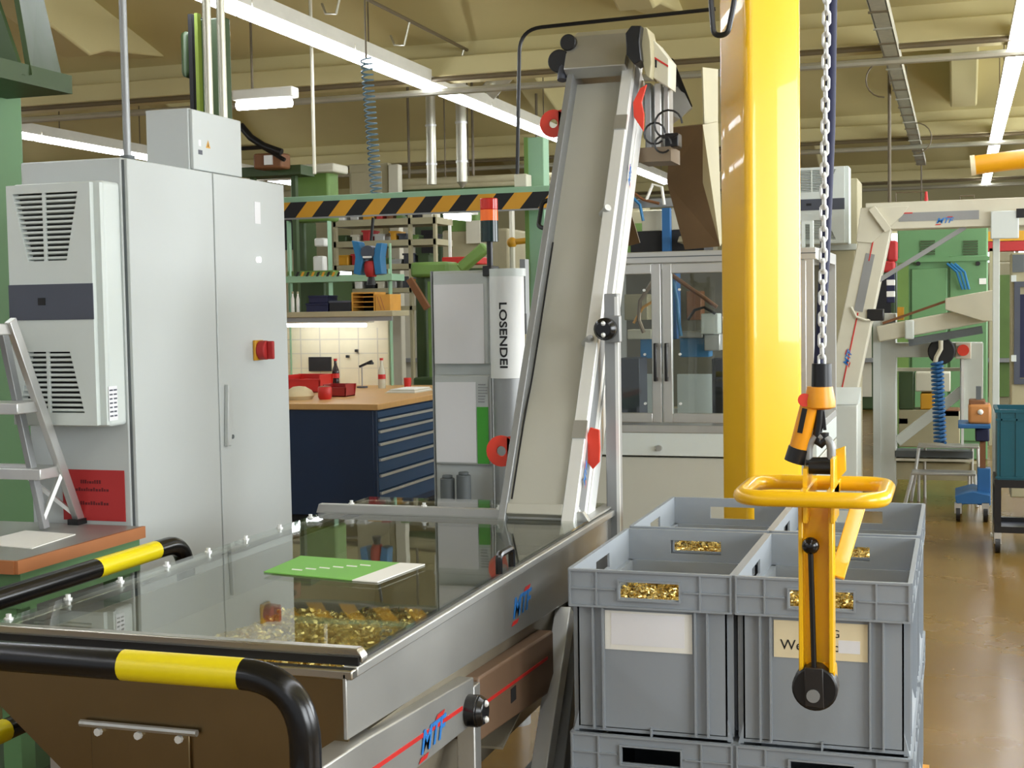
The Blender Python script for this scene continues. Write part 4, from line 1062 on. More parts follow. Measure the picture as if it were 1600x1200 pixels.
for k in (1, 2, 3): B(a.x + .01, b.x - .01, 11.36, 11.60, b.z + k * (a.z - b.z) / 4, b.z + k * (a.z - b.z) / 4 + .008).build('divider', M_CRATEW, t)
B(a.x + .01, b.x - .01, 11.59, 11.60, b.z, a.z).build('back', M_DARK, t)
t = thing('wooden_box', 'light wooden box at the right end of the bench shelf', 'box', tuple(PT(598, sh, 11.35)))
a = PT(586, 460, 11.35); b = PT(610, sh, 11.35); B(a.x, b.x, 11.35, 11.60, b.z, a.z).build('body', M_CRATEW, t, bevel=.004)
for k in (0, 1): MB().bar((a.x + .02 + k * .03, 11.35, a.z - .02), (a.x + .06 + k * .03, 11.35, b.z + .02), .006, .006).build('batten', M_WOODE, t)
for k, px in enumerate((458, 466)):
    t = thing('white_bottle', ('left' if k == 0 else 'right') + ' white slim bottle at the end of the bench shelf', 'bottle', tuple(PT(px, sh, 11.40)), 'white bottles on the bench shelf')
    b = PT(px, sh, 11.40); MB().lathe((b.x, 11.40, b.z), [(.014, 0), (.016, .01), (.016, .12), (.008, .15), (.008, .17)], 12).build('body', M_CARD, t)
    MB().lathe((b.x, 11.40, b.z + .17), [(.01, 0), (.01, .02)], 10).build('cap', M_BEIGED, t)
# things on the worktop
def wt(px, py): return onz(px, py, BZ)
def open_bin(name, label, p, sx, sy, h, m, th=.008):
    t = thing(name, label, 'bin', tuple(p))
    mb = MB().box(p.x - sx / 2, p.x + sx / 2, p.y - sy / 2, p.y + sy / 2, p.z, p.z + th)
    mb.prism([(p.x - sx / 2, p.z), (p.x + sx / 2, p.z), (p.x + sx / 2 + .015, p.z + h), (p.x - sx / 2 - .015, p.z + h)], 'y', p.y + sy / 2 - th, p.y + sy / 2)
    mb.prism([(p.x - sx / 2, p.z), (p.x + sx / 2, p.z), (p.x + sx / 2 + .008, p.z + h * .75), (p.x - sx / 2 - .008, p.z + h * .75)], 'y', p.y - sy / 2, p.y - sy / 2 + th)
    mb.box(p.x - sx / 2, p.x - sx / 2 + th, p.y - sy / 2, p.y + sy / 2, p.z, p.z + h); mb.box(p.x + sx / 2 - th, p.x + sx / 2, p.y - sy / 2, p.y + sy / 2, p.z, p.z + h)
    mb.build('shell', m, t, smooth=False)
    B(p.x - sx / 2 - .012, p.x + sx / 2 + .012, p.y - sy / 2 - .012, p.y - sy / 2, p.z + h * .7, p.z + h * .78).build('rim', m, t)
    return t
open_bin('red_bin', 'large bright red open bin on the drawer bench', wt(485, 612), .30, .24, .15, M_REDB)
open_bin('red_bin', 'small dark red bin in front of the cola bottle', wt(530, 619), .2, .18, .1, mat('bin_dark_red', (150, 28, 28), .4))
p = wt(508, 624)
t = thing('red_pot', 'round red pot at the front of the drawer bench', 'pot', tuple(p)); MB().lathe(p, [(.045, 0), (.055, .02), (.055, .09), (.05, .1)], 18).build('body', M_REDB, t); MB().lathe(p + V(0, 0, .1), [(.05, 0), (.03, .006)], 18).build('contents', M_RUST, t)
def bottle(label, p, m, h=.24, cap=M_REDB):
    t = thing('bottle', label, 'bottle', tuple(p))
    MB().lathe(p, [(.030, 0), (.034, .02), (.033, .06), (.030, .09), (.034, .13), (.030, .16), (.015, .20), (.013, h)], 16).build('body', m, t)
    MB().lathe(p + V(0, 0, h), [(.016, 0), (.016, .02)], 12).build('cap', cap, t)
    MB().lathe(p + V(0, 0, .085), [(.0345, 0), (.0335, .045)], 16).build('wrap_label', M_REDB, t)
bottle('dark cola bottle standing among the red bins', wt(525, 605), M_BOTTLE)
bottle('clear bottle with red wrap at the right of the bench', wt(597, 607), mat('clear_bottle', (196, 196, 176), .15, var=.02), .25)
p = wt(468, 624)
t = tag(MB().lathe(p, [(.10, 0), (.12, .03), (.10, .07), (.05, .1), (.01, .105)], 18).build('cloth_bundle', mat('cloth_cream', (206, 190, 150), .9, bump=.3), at=tuple(p)), 'crumpled cream cloth at the bench corner beside the cabinet', 'cloth')
p = wt(640, 612)
t = thing('document_stack', 'pile of white papers at the right of the drawer bench', 'papers', tuple(p))
for k in range(4): B(p.x - .14 + .01 * k, p.x + .13 - .008 * k, p.y - .2 + .015 * k, p.y + .2, p.z + k * .008, p.z + k * .008 + .006).build('sheet_bundle', M_CARD if k % 2 else M_BEIGE, t)
p = wt(566, 606)
t = thing('bench_magnifier', 'small black magnifier stand on the drawer bench', 'magnifier', tuple(p))
MB().cyl(p, p + V(0, 0, .015), .05, n=16).build('base', M_SLATE, t); MB().cyl(p, p + V(0, 0, .2), .006, n=8).build('rod', M_ALUG, t)
MB().bar(p + V(-.02, 0, .19), p + V(.10, 0, .24), .03, .02).build('head', M_BLACK, t); MB().cyl(p + V(.08, 0, .23), p + V(.08, 0, .21), .035, n=14).build('lens_ring', M_BLACK, t)
p = wt(637, 607)
t = tag(MB().lathe(p, [(.03, 0), (.034, .09), (.03, .095)], 16).build('red_cup', M_REDB, at=tuple(p)), 'little red cup at the back of the bench near the enclosure', 'cup')

# ============================================================ STRIPED GANTRY, COLUMN AND TOOL BALANCER
SY = 8.0
t = thing('striped_beam', 'hazard striped horizontal beam across the middle of the hall', 'beam', tuple(PT(650, 330, SY)))
a = PT(380, 349, SY); b = PT(870, 318, SY)
za, zb = PT(650, 333, SY).z, PT(650, 299, SY).z
B(-4.5, -2.3, SY, SY + .1, za, zb).build('rail', M_GREENL, t, bevel=.004)
B(-4.5, -2.3, SY - .012, SY, za - .01, za).build('lip', M_ALUG, t)
hs = (zb - za) * .74; n_ = 19; st = 2.2 / n_
for k in range(n_):
    x0 = -4.5 + k * st
    MB().prism([(x0, za), (x0 + st, za), (x0 + st + .085, za + hs), (x0 + .085, za + hs)], 'y', SY - .004, SY).build('stripe', M_INK if k % 2 else M_MUSTARD, t, smooth=False)
t = thing('pale_green_column', 'pale green square column beside the conveyor', 'column', tuple(PT(834, 600, 8.2)))
a = PT(820, 215, 8.2); b = PT(849, 215, 8.2)
B(a.x, b.x, 8.2, 8.32, 0, a.z).build('shaft', M_GREENL, t, bevel=.006); B(a.x - .06, b.x + .06, 8.14, 8.38, 0, .02).build('base_plate', M_GREENL, t)
B(a.x - .004, a.x + .02, 8.19, 8.21, 0, a.z).build('side_flange', M_GREENV, t)
p = PT(812, 285, 8.1); t = tag(B(p.x - .03, p.x + .05, 8.08, 8.19, p.z - .03, p.z + .05).build('socket_box', M_BEIGE, at=tuple(p), bevel=.006), 'small cream socket box on the pale green column', 'socket box')
a = PT(572, 92, SY + .05); b = PT(589, 312, SY + .05)
t = thing('coiled_hose', 'grey-blue coiled air hose hanging above the striped beam', 'hose', tuple(b))
MB().tube(coil(a, b, .035, 26, 10), .006, 6).build('coil', mat('hose_grey_blue', (92, 118, 132), .4), t)
MB().cyl((a.x, a.y, a.z), (a.x, a.y, 3.7), .006, n=6).build('suspension', M_PIPED, t)
t = thing('tool_balancer', 'blue and red tool balancer hanging below the striped beam', 'tool balancer', tuple(PT(577, 432, SY + .05)))
yb = SY + .05
for (xs_, m_) in (((553, 376, 566, 398), M_TBLUE), ((592, 380, 601, 402), M_TBLUE)):
    pass
MB().prism([(PT(553, 376, yb).x, PT(553, 376, yb).z), (PT(564, 378, yb).x, PT(564, 378, yb).z), (PT(572, 400, yb).x, PT(572, 400, yb).z), (PT(566, 430, yb).x, PT(566, 430, yb).z), (PT(556, 428, yb).x, PT(556, 428, yb).z), (PT(559, 402, yb).x, PT(559, 402, yb).z)], 'y', yb - .04, yb + .05).build('side_shell', M_TBLUE, t, bevel=.004)
MB().prism([(PT(601, 380, yb).x, PT(601, 380, yb).z), (PT(592, 380, yb).x, PT(592, 380, yb).z), (PT(586, 400, yb).x, PT(586, 400, yb).z), (PT(590, 430, yb).x, PT(590, 430, yb).z), (PT(600, 428, yb).x, PT(600, 428, yb).z), (PT(598, 402, yb).x, PT(598, 402, yb).z)], 'y', yb - .04, yb + .05).build('side_shell', M_TBLUE, t, bevel=.004)
p = PT(579, 395, yb); MB().cyl((p.x, yb - .05, p.z), (p.x, yb + .05, p.z), .045, n=20).build('drum', M_SLATE, t)
p = PT(579, 402, yb); B(p.x - .03, p.x + .03, yb - .055, yb - .05, p.z - .006, p.z + .006).build('name_strip', M_CARD, t)
p = PT(580, 419, yb); MB().lathe((p.x, yb, p.z - .055), [(.03, 0), (.045, .03), (.045, .08), (.035, .1)], 16).build('motor', M_REDS, t)
MB().cyl(PT(580, 376, yb), PT(583, 340, yb), .01, n=8).cyl(PT(580, 445, yb), PT(580, 432, yb), .03, .02, n=12).build('suspension', M_BLACK, t)

# silver ducts
for k, (x0, ya, yb2, x1, lab) in enumerate(((665, 145, 288, 682, 'left silver duct hanging behind the long light strip'), (712, 165, 284, 730, 'right silver duct with pointed end behind the light strip'))):
    yy = 13.5; a = PT(x0, ya, yy); b = PT(x1, yb2, yy); xm = (a.x + b.x) / 2; r_ = (b.x - a.x) / 2
    t = thing('air_duct', lab, 'duct', (xm, yy, b.z), 'silver ducts')
    MB().cyl((xm, yy, b.z), (xm, yy, 4.85), r_, n=18).build('pipe', M_PIPE, t)
    if k: MB().cyl((xm, yy, b.z - .06), (xm, yy, b.z), .01, r_, n=18).build('nozzle', M_PIPE, t)
    for zz in (b.z + .2, b.z + .6): MB().cyl((xm, yy, zz), (xm, yy, zz + .02), r_ + .008, n=18).build('collar', M_ALU, t)
a = PT(762, 145, 11.7); b = PT(800, 105, 11.7)
tag(MB().cyl(a, b + (b - a) * 1.6, .08, n=16).build('branch_duct', M_PIPE, at=tuple(a)), 'short silver duct slanting up beside the light strip', 'duct')
p = PT(488, 130, 9.5); q_ = PT(490, 272, 9.5)
t = tag(MB().cyl((p.x, 9.5, q_.z), (p.x, 9.5, 4.2), .014, n=8).build('drop_pipe', M_BEIGE, at=(p.x, 9.5, q_.z)), 'thin cream drop pipe above the leaf-green machine', 'pipe')

# ============================================================ GLAZED ASSEMBLY MACHINE
MY = 7.12
t = thing('assembly_machine', 'glazed aluminium-framed assembly machine behind the conveyor', 'machine', (-1.3, 7.6, 0))
mx0, mx1 = -2.0, PT(1275, 400, MY).x
B(mx0, mx1, MY + .02, MY + 1.2, .08, PT(1000, 715, MY).z).build('base_cabinet', M_GREYB, t, bevel=.004)
zt0, zt1 = PT(1000, 712, MY).z, PT(1000, 676, MY).z
B(mx0, mx1, MY + .005, MY + 1.2, zt0, zt1).build('white_band', M_WHITE, t, bevel=.003)
B(mx0, mx1, MY, MY + 1.2, zt1, PT(1000, 664, MY).z).build('deck_profile', M_ALU, t, bevel=.003)
for px in (1030,): 
    p = PT(px, 700, MY); MB().cyl((p.x, MY + .005, p.z), (p.x, MY - .015, p.z), .016, n=12).build('lock', M_STEELM, t)
zD0, zD1 = PT(1000, 660, MY).z, PT(1000, 412, MY).z
B(mx0, mx1, MY, MY + .06, zD1, PT(1000, 394, MY).z).build('top_profile', M_ALU, t, bevel=.003)
B(mx0, mx1, MY - .003, MY, zD1 + .03, zD1 + .035).build('profile_groove', M_CABD, t)
B(mx0, mx1, MY + 1.14, MY + 1.2, zD1, PT(1000, 394, MY).z).build('top_profile', M_ALU, t)
for px in (mx0, mx1 - .06): 
    B(px, px + .06, MY + .06, MY + 1.14, zD1, PT(1000, 394, MY).z).build('top_profile', M_ALU, t)
    B(px, px + .06, MY + 1.14, MY + 1.2, zD0 - .02, zD1).build('rear_post', M_ALU, t); B(px, px + .045, MY + .0, MY + .06, zD0 - .02, zD1).build('front_post', M_ALU, t)
def glass_door(x0, x1, hs):
    d = MB().frame(x0, x1, zD0, zD1 - .005, MY - .004, MY + .03, .05).build('door_frame', M_ALU, t, bevel=.003)
    B(x0 + .05, x1 - .05, MY + .01, MY + .015, zD0 + .05, zD1 - .055).build('pane', M_PANE, d)
    xh = x1 - .025 if hs > 0 else x0 + .025
    B(xh - .008, xh + .008, MY - .05, MY - .035, zD0 + .22, zD0 + .42).build('door_handle', M_BLACK, d, bevel=.004)
    for zz in (zD0 + .22, zD0 + .40): B(xh - .006, xh + .006, MY - .036, MY - .003, zz, zz + .02).build('handle_foot', M_BLACK, d)
    xq = x1 - .09 if hs > 0 else x0 + .09
    for zz in (zD0 + .1, zD0 + .36, zD1 - .14): MB().cyl((xq, MY + .012, zz), (xq, MY - .002, zz), .007, n=10).build('pane_bolt', M_ALUW, d)
xm = PT(1034, 500, MY).x
glass_door(PT(898, 500, MY).x, xm - .004, 1); glass_door(xm + .004, PT(1150, 500, MY).x, -1); glass_door(PT(1152, 500, MY).x, mx1 - .05, -1)
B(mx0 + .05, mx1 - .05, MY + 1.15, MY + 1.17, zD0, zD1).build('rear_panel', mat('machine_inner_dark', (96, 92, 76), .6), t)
# inside of the machine
yi = MY + .35
PB(1005, 585, 1046, 662, yi + .2, .05).build('inner_wall', M_WHITE, t); PB(1058, 585, 1135, 662, yi + .2, .05).build('inner_wall', M_WHITE, t)
PB(966, 560, 1000, 660, yi - .1, .2).build('inner_column', M_SLATE, t, bevel=.004)
for (x0, y0, x1, y1, dd, m_, nm) in ((1000, 528, 1022, 560, .1, M_TBLUE, 'blue_unit'), (1062, 528, 1108, 558, .1, M_TBLUE, 'blue_unit'), (1095, 490, 1122, 522, .0, M_WHITE, 'servo_block'),
        (1100, 522, 1125, 548, .05, M_ALU, 'servo_block'), (980, 515, 1018, 530, .05, M_BEIGE, 'feeder'), (1046, 418, 1058, 530, .2, M_JBLUE, 'lift_column'), (1112, 560, 1130, 660, -.1, M_DARK, 'inner_column'),
        (975, 460, 1012, 500, .5, M_BEIGED, 'rear_unit'), (1060, 518, 1098, 528, .05, M_STEELM, 'slide_plate'), (1072, 455, 1096, 500, .6, M_RUST, 'rear_unit'), (950, 470, 964, 520, .3, M_CABD, 'rear_unit')):
    PB(x0, y0, x1, y1, yi + dd, .12).build(nm, m_, t, bevel=.006)
for (pts_, m_, r_) in ((((1020, 440), (1000, 470), (998, 500), (1006, 520)), M_DSTEEL, .012), (((1050, 430), (1075, 448), (1100, 465), (1120, 480)), M_RUST, .012), (((1052, 440), (1058, 470), (1060, 500), (1064, 525)), M_TBLUE, .01),
        (((1022, 470), (1005, 480), (990, 505)), M_CRATEW, .008), (((1075, 500), (1085, 485), (1100, 480), (1118, 490)), M_BLACK, .008)):
    MB().tube([PT(x, y, yi) for x, y in pts_], r_, 8).build('cable', m_, t)
# machine roof gear
t = thing('roof_module', 'dark feed module with blue profile on the machine roof', 'machine module', tuple(PT(1040, 394, MY + .5)))
PB(985, 362, 1100, 394, MY + .5, .3).build('base_tray', M_DARK, t)
PB(1034, 325, 1047, 394, MY + .45, .05).build('blue_profile', M_JBLUE, t)
PB(985, 312, 1060, 322, MY + .5, .06).build('cross_rail', M_ALUG, t)
PB(1003, 330, 1034, 360, MY + .55, .1).build('light_cover', M_BEIGE, t); PB(1050, 325, 1075, 358, MY + .55, .1).build('light_cover', M_BEIGE, t)
p = PT(1078, 375, MY + .4); MB().lathe((p.x, MY + .4, p.z - .03), [(.02, 0), (.07, .02), (.06, .05), (.01, .06)], 16).build('bowl', M_BEIGED, t)
for (pts_, m_) in ((((985, 305), (1000, 320), (1005, 345)), M_TBLUE), (((1010, 312), (1020, 288), (1034, 292), (1038, 320)), M_CARD), (((988, 300), (1005, 312), (1030, 318)), M_RUST)): MB().tube([PT(x, y, MY + .45) for x, y in pts_], .009, 6).build('hose', m_, t)

# ============================================================ RIGHT SIDE: COOLER AND CABINET
yk = 10.4
cabx0, cabx1 = PT(1215, 400, yk).x, PT(1340, 400, yk).x
t = thing('machine_cabinet', 'beige machine cabinet behind the chain carrying a cooling unit', 'cabinet', ((cabx0 + cabx1) / 2, yk + .3, 0))
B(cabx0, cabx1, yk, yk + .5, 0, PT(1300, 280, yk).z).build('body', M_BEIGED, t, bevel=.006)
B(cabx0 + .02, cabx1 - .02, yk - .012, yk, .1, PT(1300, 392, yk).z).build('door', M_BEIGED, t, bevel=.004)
PB(1225, 384, 1338, 390, yk - .03, .03).build('ledge', M_FRAME, t)
a = PT(1225, 262, yk - .25); b = PT(1322, 378, yk - .25)
cooler('cooling_unit', 'second white cooling unit, right of the yellow column', a.x, PT(1334, 262, yk).x - .02, yk - .22, yk, b.z - .01, a.z)
t = thing('glazed_guard', 'narrow white-framed glass guard right of the yellow column', 'guard', tuple(PT(1262, 620, 7.6)))
a = PT(1252, 345, 7.6); b = PT(1272, 700, 7.6)
MB().frame(a.x, b.x, 0.02, a.z, 7.6, 7.64, .018).build('frame', M_WHITE, t); B(a.x + .018, b.x - .018, 7.615, 7.62, .04, a.z - .02).build('pane', M_PANE, t)
PB(1254, 492, 1272, 496, 7.58, .02).build('cross_bar', M_BLACK, t)

# ============================================================ PORTAL CONVEYOR
PY = 9.75
t = thing('portal_conveyor', 'white lettered portal conveyor with sloping leg on the right', 'conveyor', tuple(onz(1556, 850, 0)))
zu, zl = PT(1470, 313, PY).z, PT(1470, 356, PY).z
x0 = PT(1345, 330, PY).x
B(x0 + .03, 1.6, PY, PY + .22, zl, zu).build('beam', M_BEIGE, t, bevel=.006)
B(x0 + .25, .13, PY - .004, PY, zl + .05, zu - .075).build('beam_groove', M_ALUG, t)
B(x0 + .18, x0 + .34, PY - .006, PY, zu - .082, zu - .074).build('red_line', M_REDL, t)
p0 = PT(1372, 340, PY); p1 = PT(1315, 610, PY); p2 = p1 + (p1 - p0) * .35
LG = MB(); LG.bar(p0 + V(0, .11, 0), p2 + V(0, .11, 0), .20, .22, up=(0, 1, 0)).build('sloping_leg', M_BEIGE, t, bevel=.006)
dl = (p2 - p0).normalized(); nl_ = Vector((dl.z, 0, -dl.x))
MB().bar(p0 + dl * .25 + nl_ * .0 + V(0, -.003, 0), p0 + dl * .65 + V(0, -.003, 0), .06, .004, up=(0, 1, 0)).build('leg_groove', M_ALUG, t)
for (u0, u1) in ((.15, .3), (.66, 1.3)): MB().bar(p0 + dl * u0 + V(0, -.003, 0), p0 + dl * u1 + V(0, -.003, 0), .008, .005, up=(0, 1, 0)).build('red_line', M_REDL, t)
MB().prism([(PT(1345, 325, PY).x, PT(1345, 325, PY).z), (PT(1420, 322, PY).x, PT(1420, 322, PY).z), (PT(1410, 337, PY).x, PT(1410, 337, PY).z), (PT(1362, 380, PY).x, PT(1362, 380, PY).z), (PT(1338, 378, PY).x, PT(1338, 378, PY).z)], 'y', PY - .012, PY - .004).build('corner_plate', M_BEIGE, t, bevel=.003)
MB().bar(PT(1362, 325, PY - .03), PT(1388, 360, PY - .03), .05, .03, up=(0, 1, 0)).build('corner_clamp', M_BEIGE, t, bevel=.003)
MB().bar(PT(1362, 445, PY + .05), PT(1508, 355, PY + .05), .03, .03, up=(0, 1, 0)).build('strut', M_ALUG, t)
xp = PT(1557, 400, PY).x
B(xp - .022, xp + .022, PY + .05, PY + .11, 0, zl).build('post', M_FRAME, t, bevel=.003); B(xp - .03, xp + .03, PY + .04, PY + .12, 0, .015).build('post_foot', M_FRAME, t)
PB(1548, 330, 1592, 372, PY - .05, .05).build('drive_cover', M_WHITE, t, bevel=.006); PB(1588, 326, 1604, 340, PY - .055, .005).build('control_window', M_DARK, t)
p = PT(1475, 345, PY); logo(t, FY(p.x, PY - .0045, p.z), .05)
p = PT(1320, 560, PY); logo(t, Matrix.Translation((p.x + .02, PY - .004, p.z)) @ Matrix(((math.cos(1.25), -math.sin(1.25), 0, 0), (0, 0, -1, 0), (math.sin(1.25), math.cos(1.25), 0, 0), (0, 0, 0, 1))), .05)
for (xa, xb, dz) in ((1400, 1445, .07), (1500, 1522, .03)):
    a = PT(xa, 310, PY + .1); b = PT(xb, 310, PY + .1)
    MB().tube([(a.x, PY + .1, zu), (a.x, PY + .1, zu + dz), (b.x, PY + .1, zu + dz), (b.x, PY + .1, zu)], .006, 6).build('rail_handle', M_PIPED, t)
p = PT(1447, 305, PY + .1); MB().cyl((p.x, PY + .1, zu), (p.x, PY + .1, zu + .07), .015, .008, n=8).build('warning_cap', M_REDL, t)
p = PT(1355, 490, PY); B(p.x, p.x + .11, PY - .02, PY + .1, p.z - .05, p.z + .03).build('sensor_box', M_BLACK, t, bevel=.006)
MB().tube([PT(1330, 480, PY - .02), PT(1338, 495, PY - .02), PT(1352, 500, PY - .02), PT(1368, 500, PY)], .01, 6).build('sensor_cable', M_BEIGE, t)
# white machine cabinet beside the sloping leg foot
t = thing('white_console', 'pale grey low console under the sloping portal leg', 'console', tuple(onz(1325, 770, 0)))
PF(1300, 632, 1340, 9.2, .35).build('body', M_FRAME, t, bevel=.01)
MB().prism([(9.2, PT(1320, 632, 9.2).z), (9.55, PT(1320, 632, 9.2).z), (9.55, PT(1320, 610, 9.2).z)], 'x', PT(1300, 630, 9.2).x, PT(1340, 630, 9.2).x).build('sloping_panel', M_WHITE, t)

# ============================================================ RIGHT BACKGROUND MACHINES
t = thing('frame_machine', 'pale grey machine frame with diagonal brace at the right', 'machine', tuple(onz(1460, 757, 0)))
FY_ = 11.6
PB(1364, 490, 1400, 762, FY_, .25).build('post', M_FRAME, t, bevel=.006); PB(1364, 490, 1376, 762, FY_ - .04, .04).build('post_edge', M_WHITE, t)
PB(1398, 536, 1500, 558, FY_, .2).build('top_beam', M_FRAME, t, bevel=.004)
PB(1500, 536, 1536, 662, FY_, .3).build('side_panel', M_FRAME, t, bevel=.004)
PB(1398, 704, 1520, 716, FY_, .2).build('base_beam', M_CABD, t); PB(1398, 716, 1520, 722, FY_, .2).build('base_ledge', M_BEIGE, t); PB(1376, 722, 1540, 752, FY_ + .05, .2).build('base_panel', M_BEIGED, t)
MB().bar(PT(1402, 690, FY_ + .1), PT(1504, 610, FY_ + .1), .08, .10, up=(0, 1, 0)).build('brace', M_FRAME, t, bevel=.004)
PB(1502, 560, 1506, 700, FY_ - .03, .03).build('thin_post', M_ALUW, t)
PB(1402, 575, 1500, 580, FY_ + .3, .05).build('inner_rail', M_BEIGE, t)
for (x0_, y0_, x1_, y1_, m_) in ((1404, 580, 1428, 640, M_GREEND), (1430, 582, 1485, 612, M_BEIGE), (1438, 615, 1460, 640, M_MUSTARD), (1404, 640, 1500, 700, M_BEIGED), (1460, 640, 1500, 652, M_RUST), (1404, 652, 1420, 664, M_DARK)):
    PB(x0_, y0_, x1_, y1_, FY_ + .6, .3).build('inner_unit', m_, t, bevel=.01)
MB().bar(PT(1372, 522, FY_ - .1), PT(1540, 490, FY_ - .1), .2, .13).build('feed_trough', M_BEIGE, t, bevel=.01)
MB().bar(PT(1380, 505, FY_ - .02), PT(1480, 470, FY_ - .02), .2, .02).build('trough_edge', M_RUST, t)
MB().bar(PT(1420, 535, FY_ - .15), PT(1535, 515, FY_ - .15), .1, .06).build('chain_guide', M_CABD, t)
MB().bar(PT(1421, 500, FY_ - .25), PT(1421, 530, FY_ - .25), .07, .06).build('drive_arm', M_WHITE, t, bevel=.01)
PB(1402, 480, 1412, 500, FY_ - .1, .08).build('yellow_switch', M_MUSTARD, t)
MB().prism([(PT(1477, 466, FY_ - .3).x, PT(1477, 466, FY_ - .3).z), (PT(1556, 452, FY_ - .3).x, PT(1556, 452, FY_ - .3).z), (PT(1556, 502, FY_ - .3).x, PT(1556, 502, FY_ - .3).z), (PT(1535, 502, FY_ - .3).x, PT(1535, 502, FY_ - .3).z), (PT(1477, 484, FY_ - .3).x, PT(1477, 484, FY_ - .3).z)], 'y', FY_ - .3, FY_).build('loading_funnel', M_BEIGE, t, bevel=.006)
p = PT(1505, 547, FY_ - .05); B(p.x - .06, p.x + .06, FY_ - .06, FY_, p.z - .07, p.z + .06).build('stop_box', M_BEIGE, t, bevel=.006); MB().cyl((p.x, FY_ - .06, p.z), (p.x, FY_ - .1, p.z), .045, n=18).build('stop_button', M_RED, t)
t = thing('hose_reel', 'dark round hose reel with blue coil on the frame machine', 'hose reel', tuple(PT(1471, 549, FY_ - .15)))
p = PT(1471, 549, FY_ - .15); MB().cyl((p.x, FY_ - .05, p.z), (p.x, FY_ - .17, p.z), .105, n=24).build('drum', M_DARK, t, bevel=.01)
MB().tube([PT(1470, 532, FY_ - .2), PT(1470, 545, FY_ - .2), PT(1463, 558, FY_ - .2), PT(1461, 568, FY_ - .2)], .018, 8).build('arm', M_BEIGE, t)
MB().tube(coil(PT(1464, 566, FY_ - .2), PT(1469, 692, FY_ - .2), .04, 20, 8), .012, 6).build('coil', M_JBLUE, t)
# steel step
t = thing('steel_step', 'two-tread steel step standing on the floor at the right', 'step', tuple(onz(1470, 765, 0)))
sy = 11.2
for (x0_, y0_, x1_, dy) in ((1434, 696, 1530, .25), (1424, 738, 1525, 0)):
    a = PT(x0_, y0_, sy + dy); b = PT(x1_, y0_, sy + dy)
    B(a.x, b.x, sy + dy, sy + dy + .22, a.z - .02, a.z).build('tread', M_STEELM, t, bevel=.004)
    for xx in (a.x + .01, b.x - .01): MB().tube([(xx, sy + dy + .02, a.z - .01), (xx - (.06 if xx < a.x + .05 else -.02), sy + dy - .02, .0)], .014, 8).build('leg', M_ALU, t)
    for xx in (a.x + .05, b.x - .05): MB().tube([(xx, sy + dy + .2, a.z - .01), (xx, sy + dy + .2, 0)], .012, 8).build('leg', M_ALU, t)
# blue lifting stand with orange box
jy = 10.4
t = thing('lifting_stand', 'blue hydraulic lifting stand on castors beside the teal crate', 'lifting stand', tuple(onz(1530, 812, 0)))
PB(1497, 663, 1548, 670, jy, .4).build('table_top', M_JBLUE, t, bevel=.006); PB(1524, 670, 1546, 690, jy + .1, .2).build('table_bracket', M_NAVY, t, bevel=.01)
PB(1531, 690, 1540, 735, jy + .15, .05).build('ram', M_RUST, t); PB(1527, 732, 1548, 790, jy + .12, .12).build('column', M_JBLUE, t, bevel=.006)
MB().prism([(PT(1492, 782, jy).x, PT(1492, 775, jy).z), (PT(1520, 768, jy).x, PT(1520, 768, jy).z), (PT(1548, 774, jy).x, PT(1548, 774, jy).z), (PT(1548, 788, jy).x, PT(1548, 788, jy).z), (PT(1494, 788, jy).x, PT(1494, 788, jy).z)], 'y', jy, jy + .45).build('foot_plate', M_JBLUE, t, bevel=.006)
for (px, dy) in ((1497, 0), (1540, 0), (1500, .4), (1543, .4)):
    p = PT(px, 788, jy); c = MB().cyl((p.x - .015, jy + dy + .03, .055), (p.x + .015, jy + dy + .03, .055), .055, n=16).build('castor', M_BLACK, t); B(p.x - .025, p.x + .025, jy + dy, jy + dy + .06, .06, p.z + .01).build('fork', M_ALU, c)
p = PT(1525, 663, jy + .05)
t = thing('orange_housing', 'small orange-brown motor housing standing on the blue stand', 'motor', tuple(p))
PB(1513, 632, 1549, 663, jy + .05, .25).build('body', mat('housing_orange', (190, 128, 70), .5), t, bevel=.02); PB(1514, 625, 1540, 634, jy + .08, .18).build('lid', M_RUST, t, bevel=.01); p = PT(1532, 644, jy + .04); MB().sphere((p.x, jy + .045, p.z), .02, 10).build('knob', M_CARD, t)
PB(1525, 604, 1533, 626, jy + .12, .05).build('shaft', M_CABD, t)
# teal crate on black trolley
ty = 9.15
t = thing('black_trolley', 'black metal trolley on castors at the right edge', 'trolley', tuple(onz(1575, 865, 0)))
ax = PT(1554, 760, ty).x; zt_ = PT(1570, 750, ty).z
for z0_, z1_ in ((zt_ - .05, zt_), (.13, .17)): 
    for (xa, xb, ya, yb2) in ((ax, ax + .62, ty, ty + .04), (ax, ax + .62, ty + .40, ty + .44), (ax, ax + .04, ty + .04, ty + .40), (ax + .58, ax + .62, ty + .04, ty + .40)): B(xa, xb, ya, yb2, z0_, z1_).build('frame_bar', M_BLACK, t)
B(ax + .04, ax + .58, ty + .04, ty + .40, .13, .14).build('lower_shelf', M_SLATE, t)
for (xx, yy) in ((ax, ty), (ax + .58, ty), (ax, ty + .4), (ax + .58, ty + .4)):
    B(xx, xx + .04, yy, yy + .04, .17, zt_ - .05).build('upright', M_BLACK, t)
    c = MB().cyl((xx + .005, yy + .02, .05), (xx + .035, yy + .02, .05), .05, n=16).build('castor', M_BLACK, t); B(xx - .002, xx + .042, yy - .005, yy + .045, .06, .13).build('fork', M_ALU, c)
t = thing('teal_crate', 'dark teal plastic crate on the black trolley', 'crate', (ax + .3, ty + .2, zt_))
cz1 = PT(1570, 640, ty).z
x0_, x1_ = ax + .005, ax + .6
mb = MB().box(x0_ + .02, x1_ - .02, ty + .01, ty + .43, zt_, zt_ + .008)
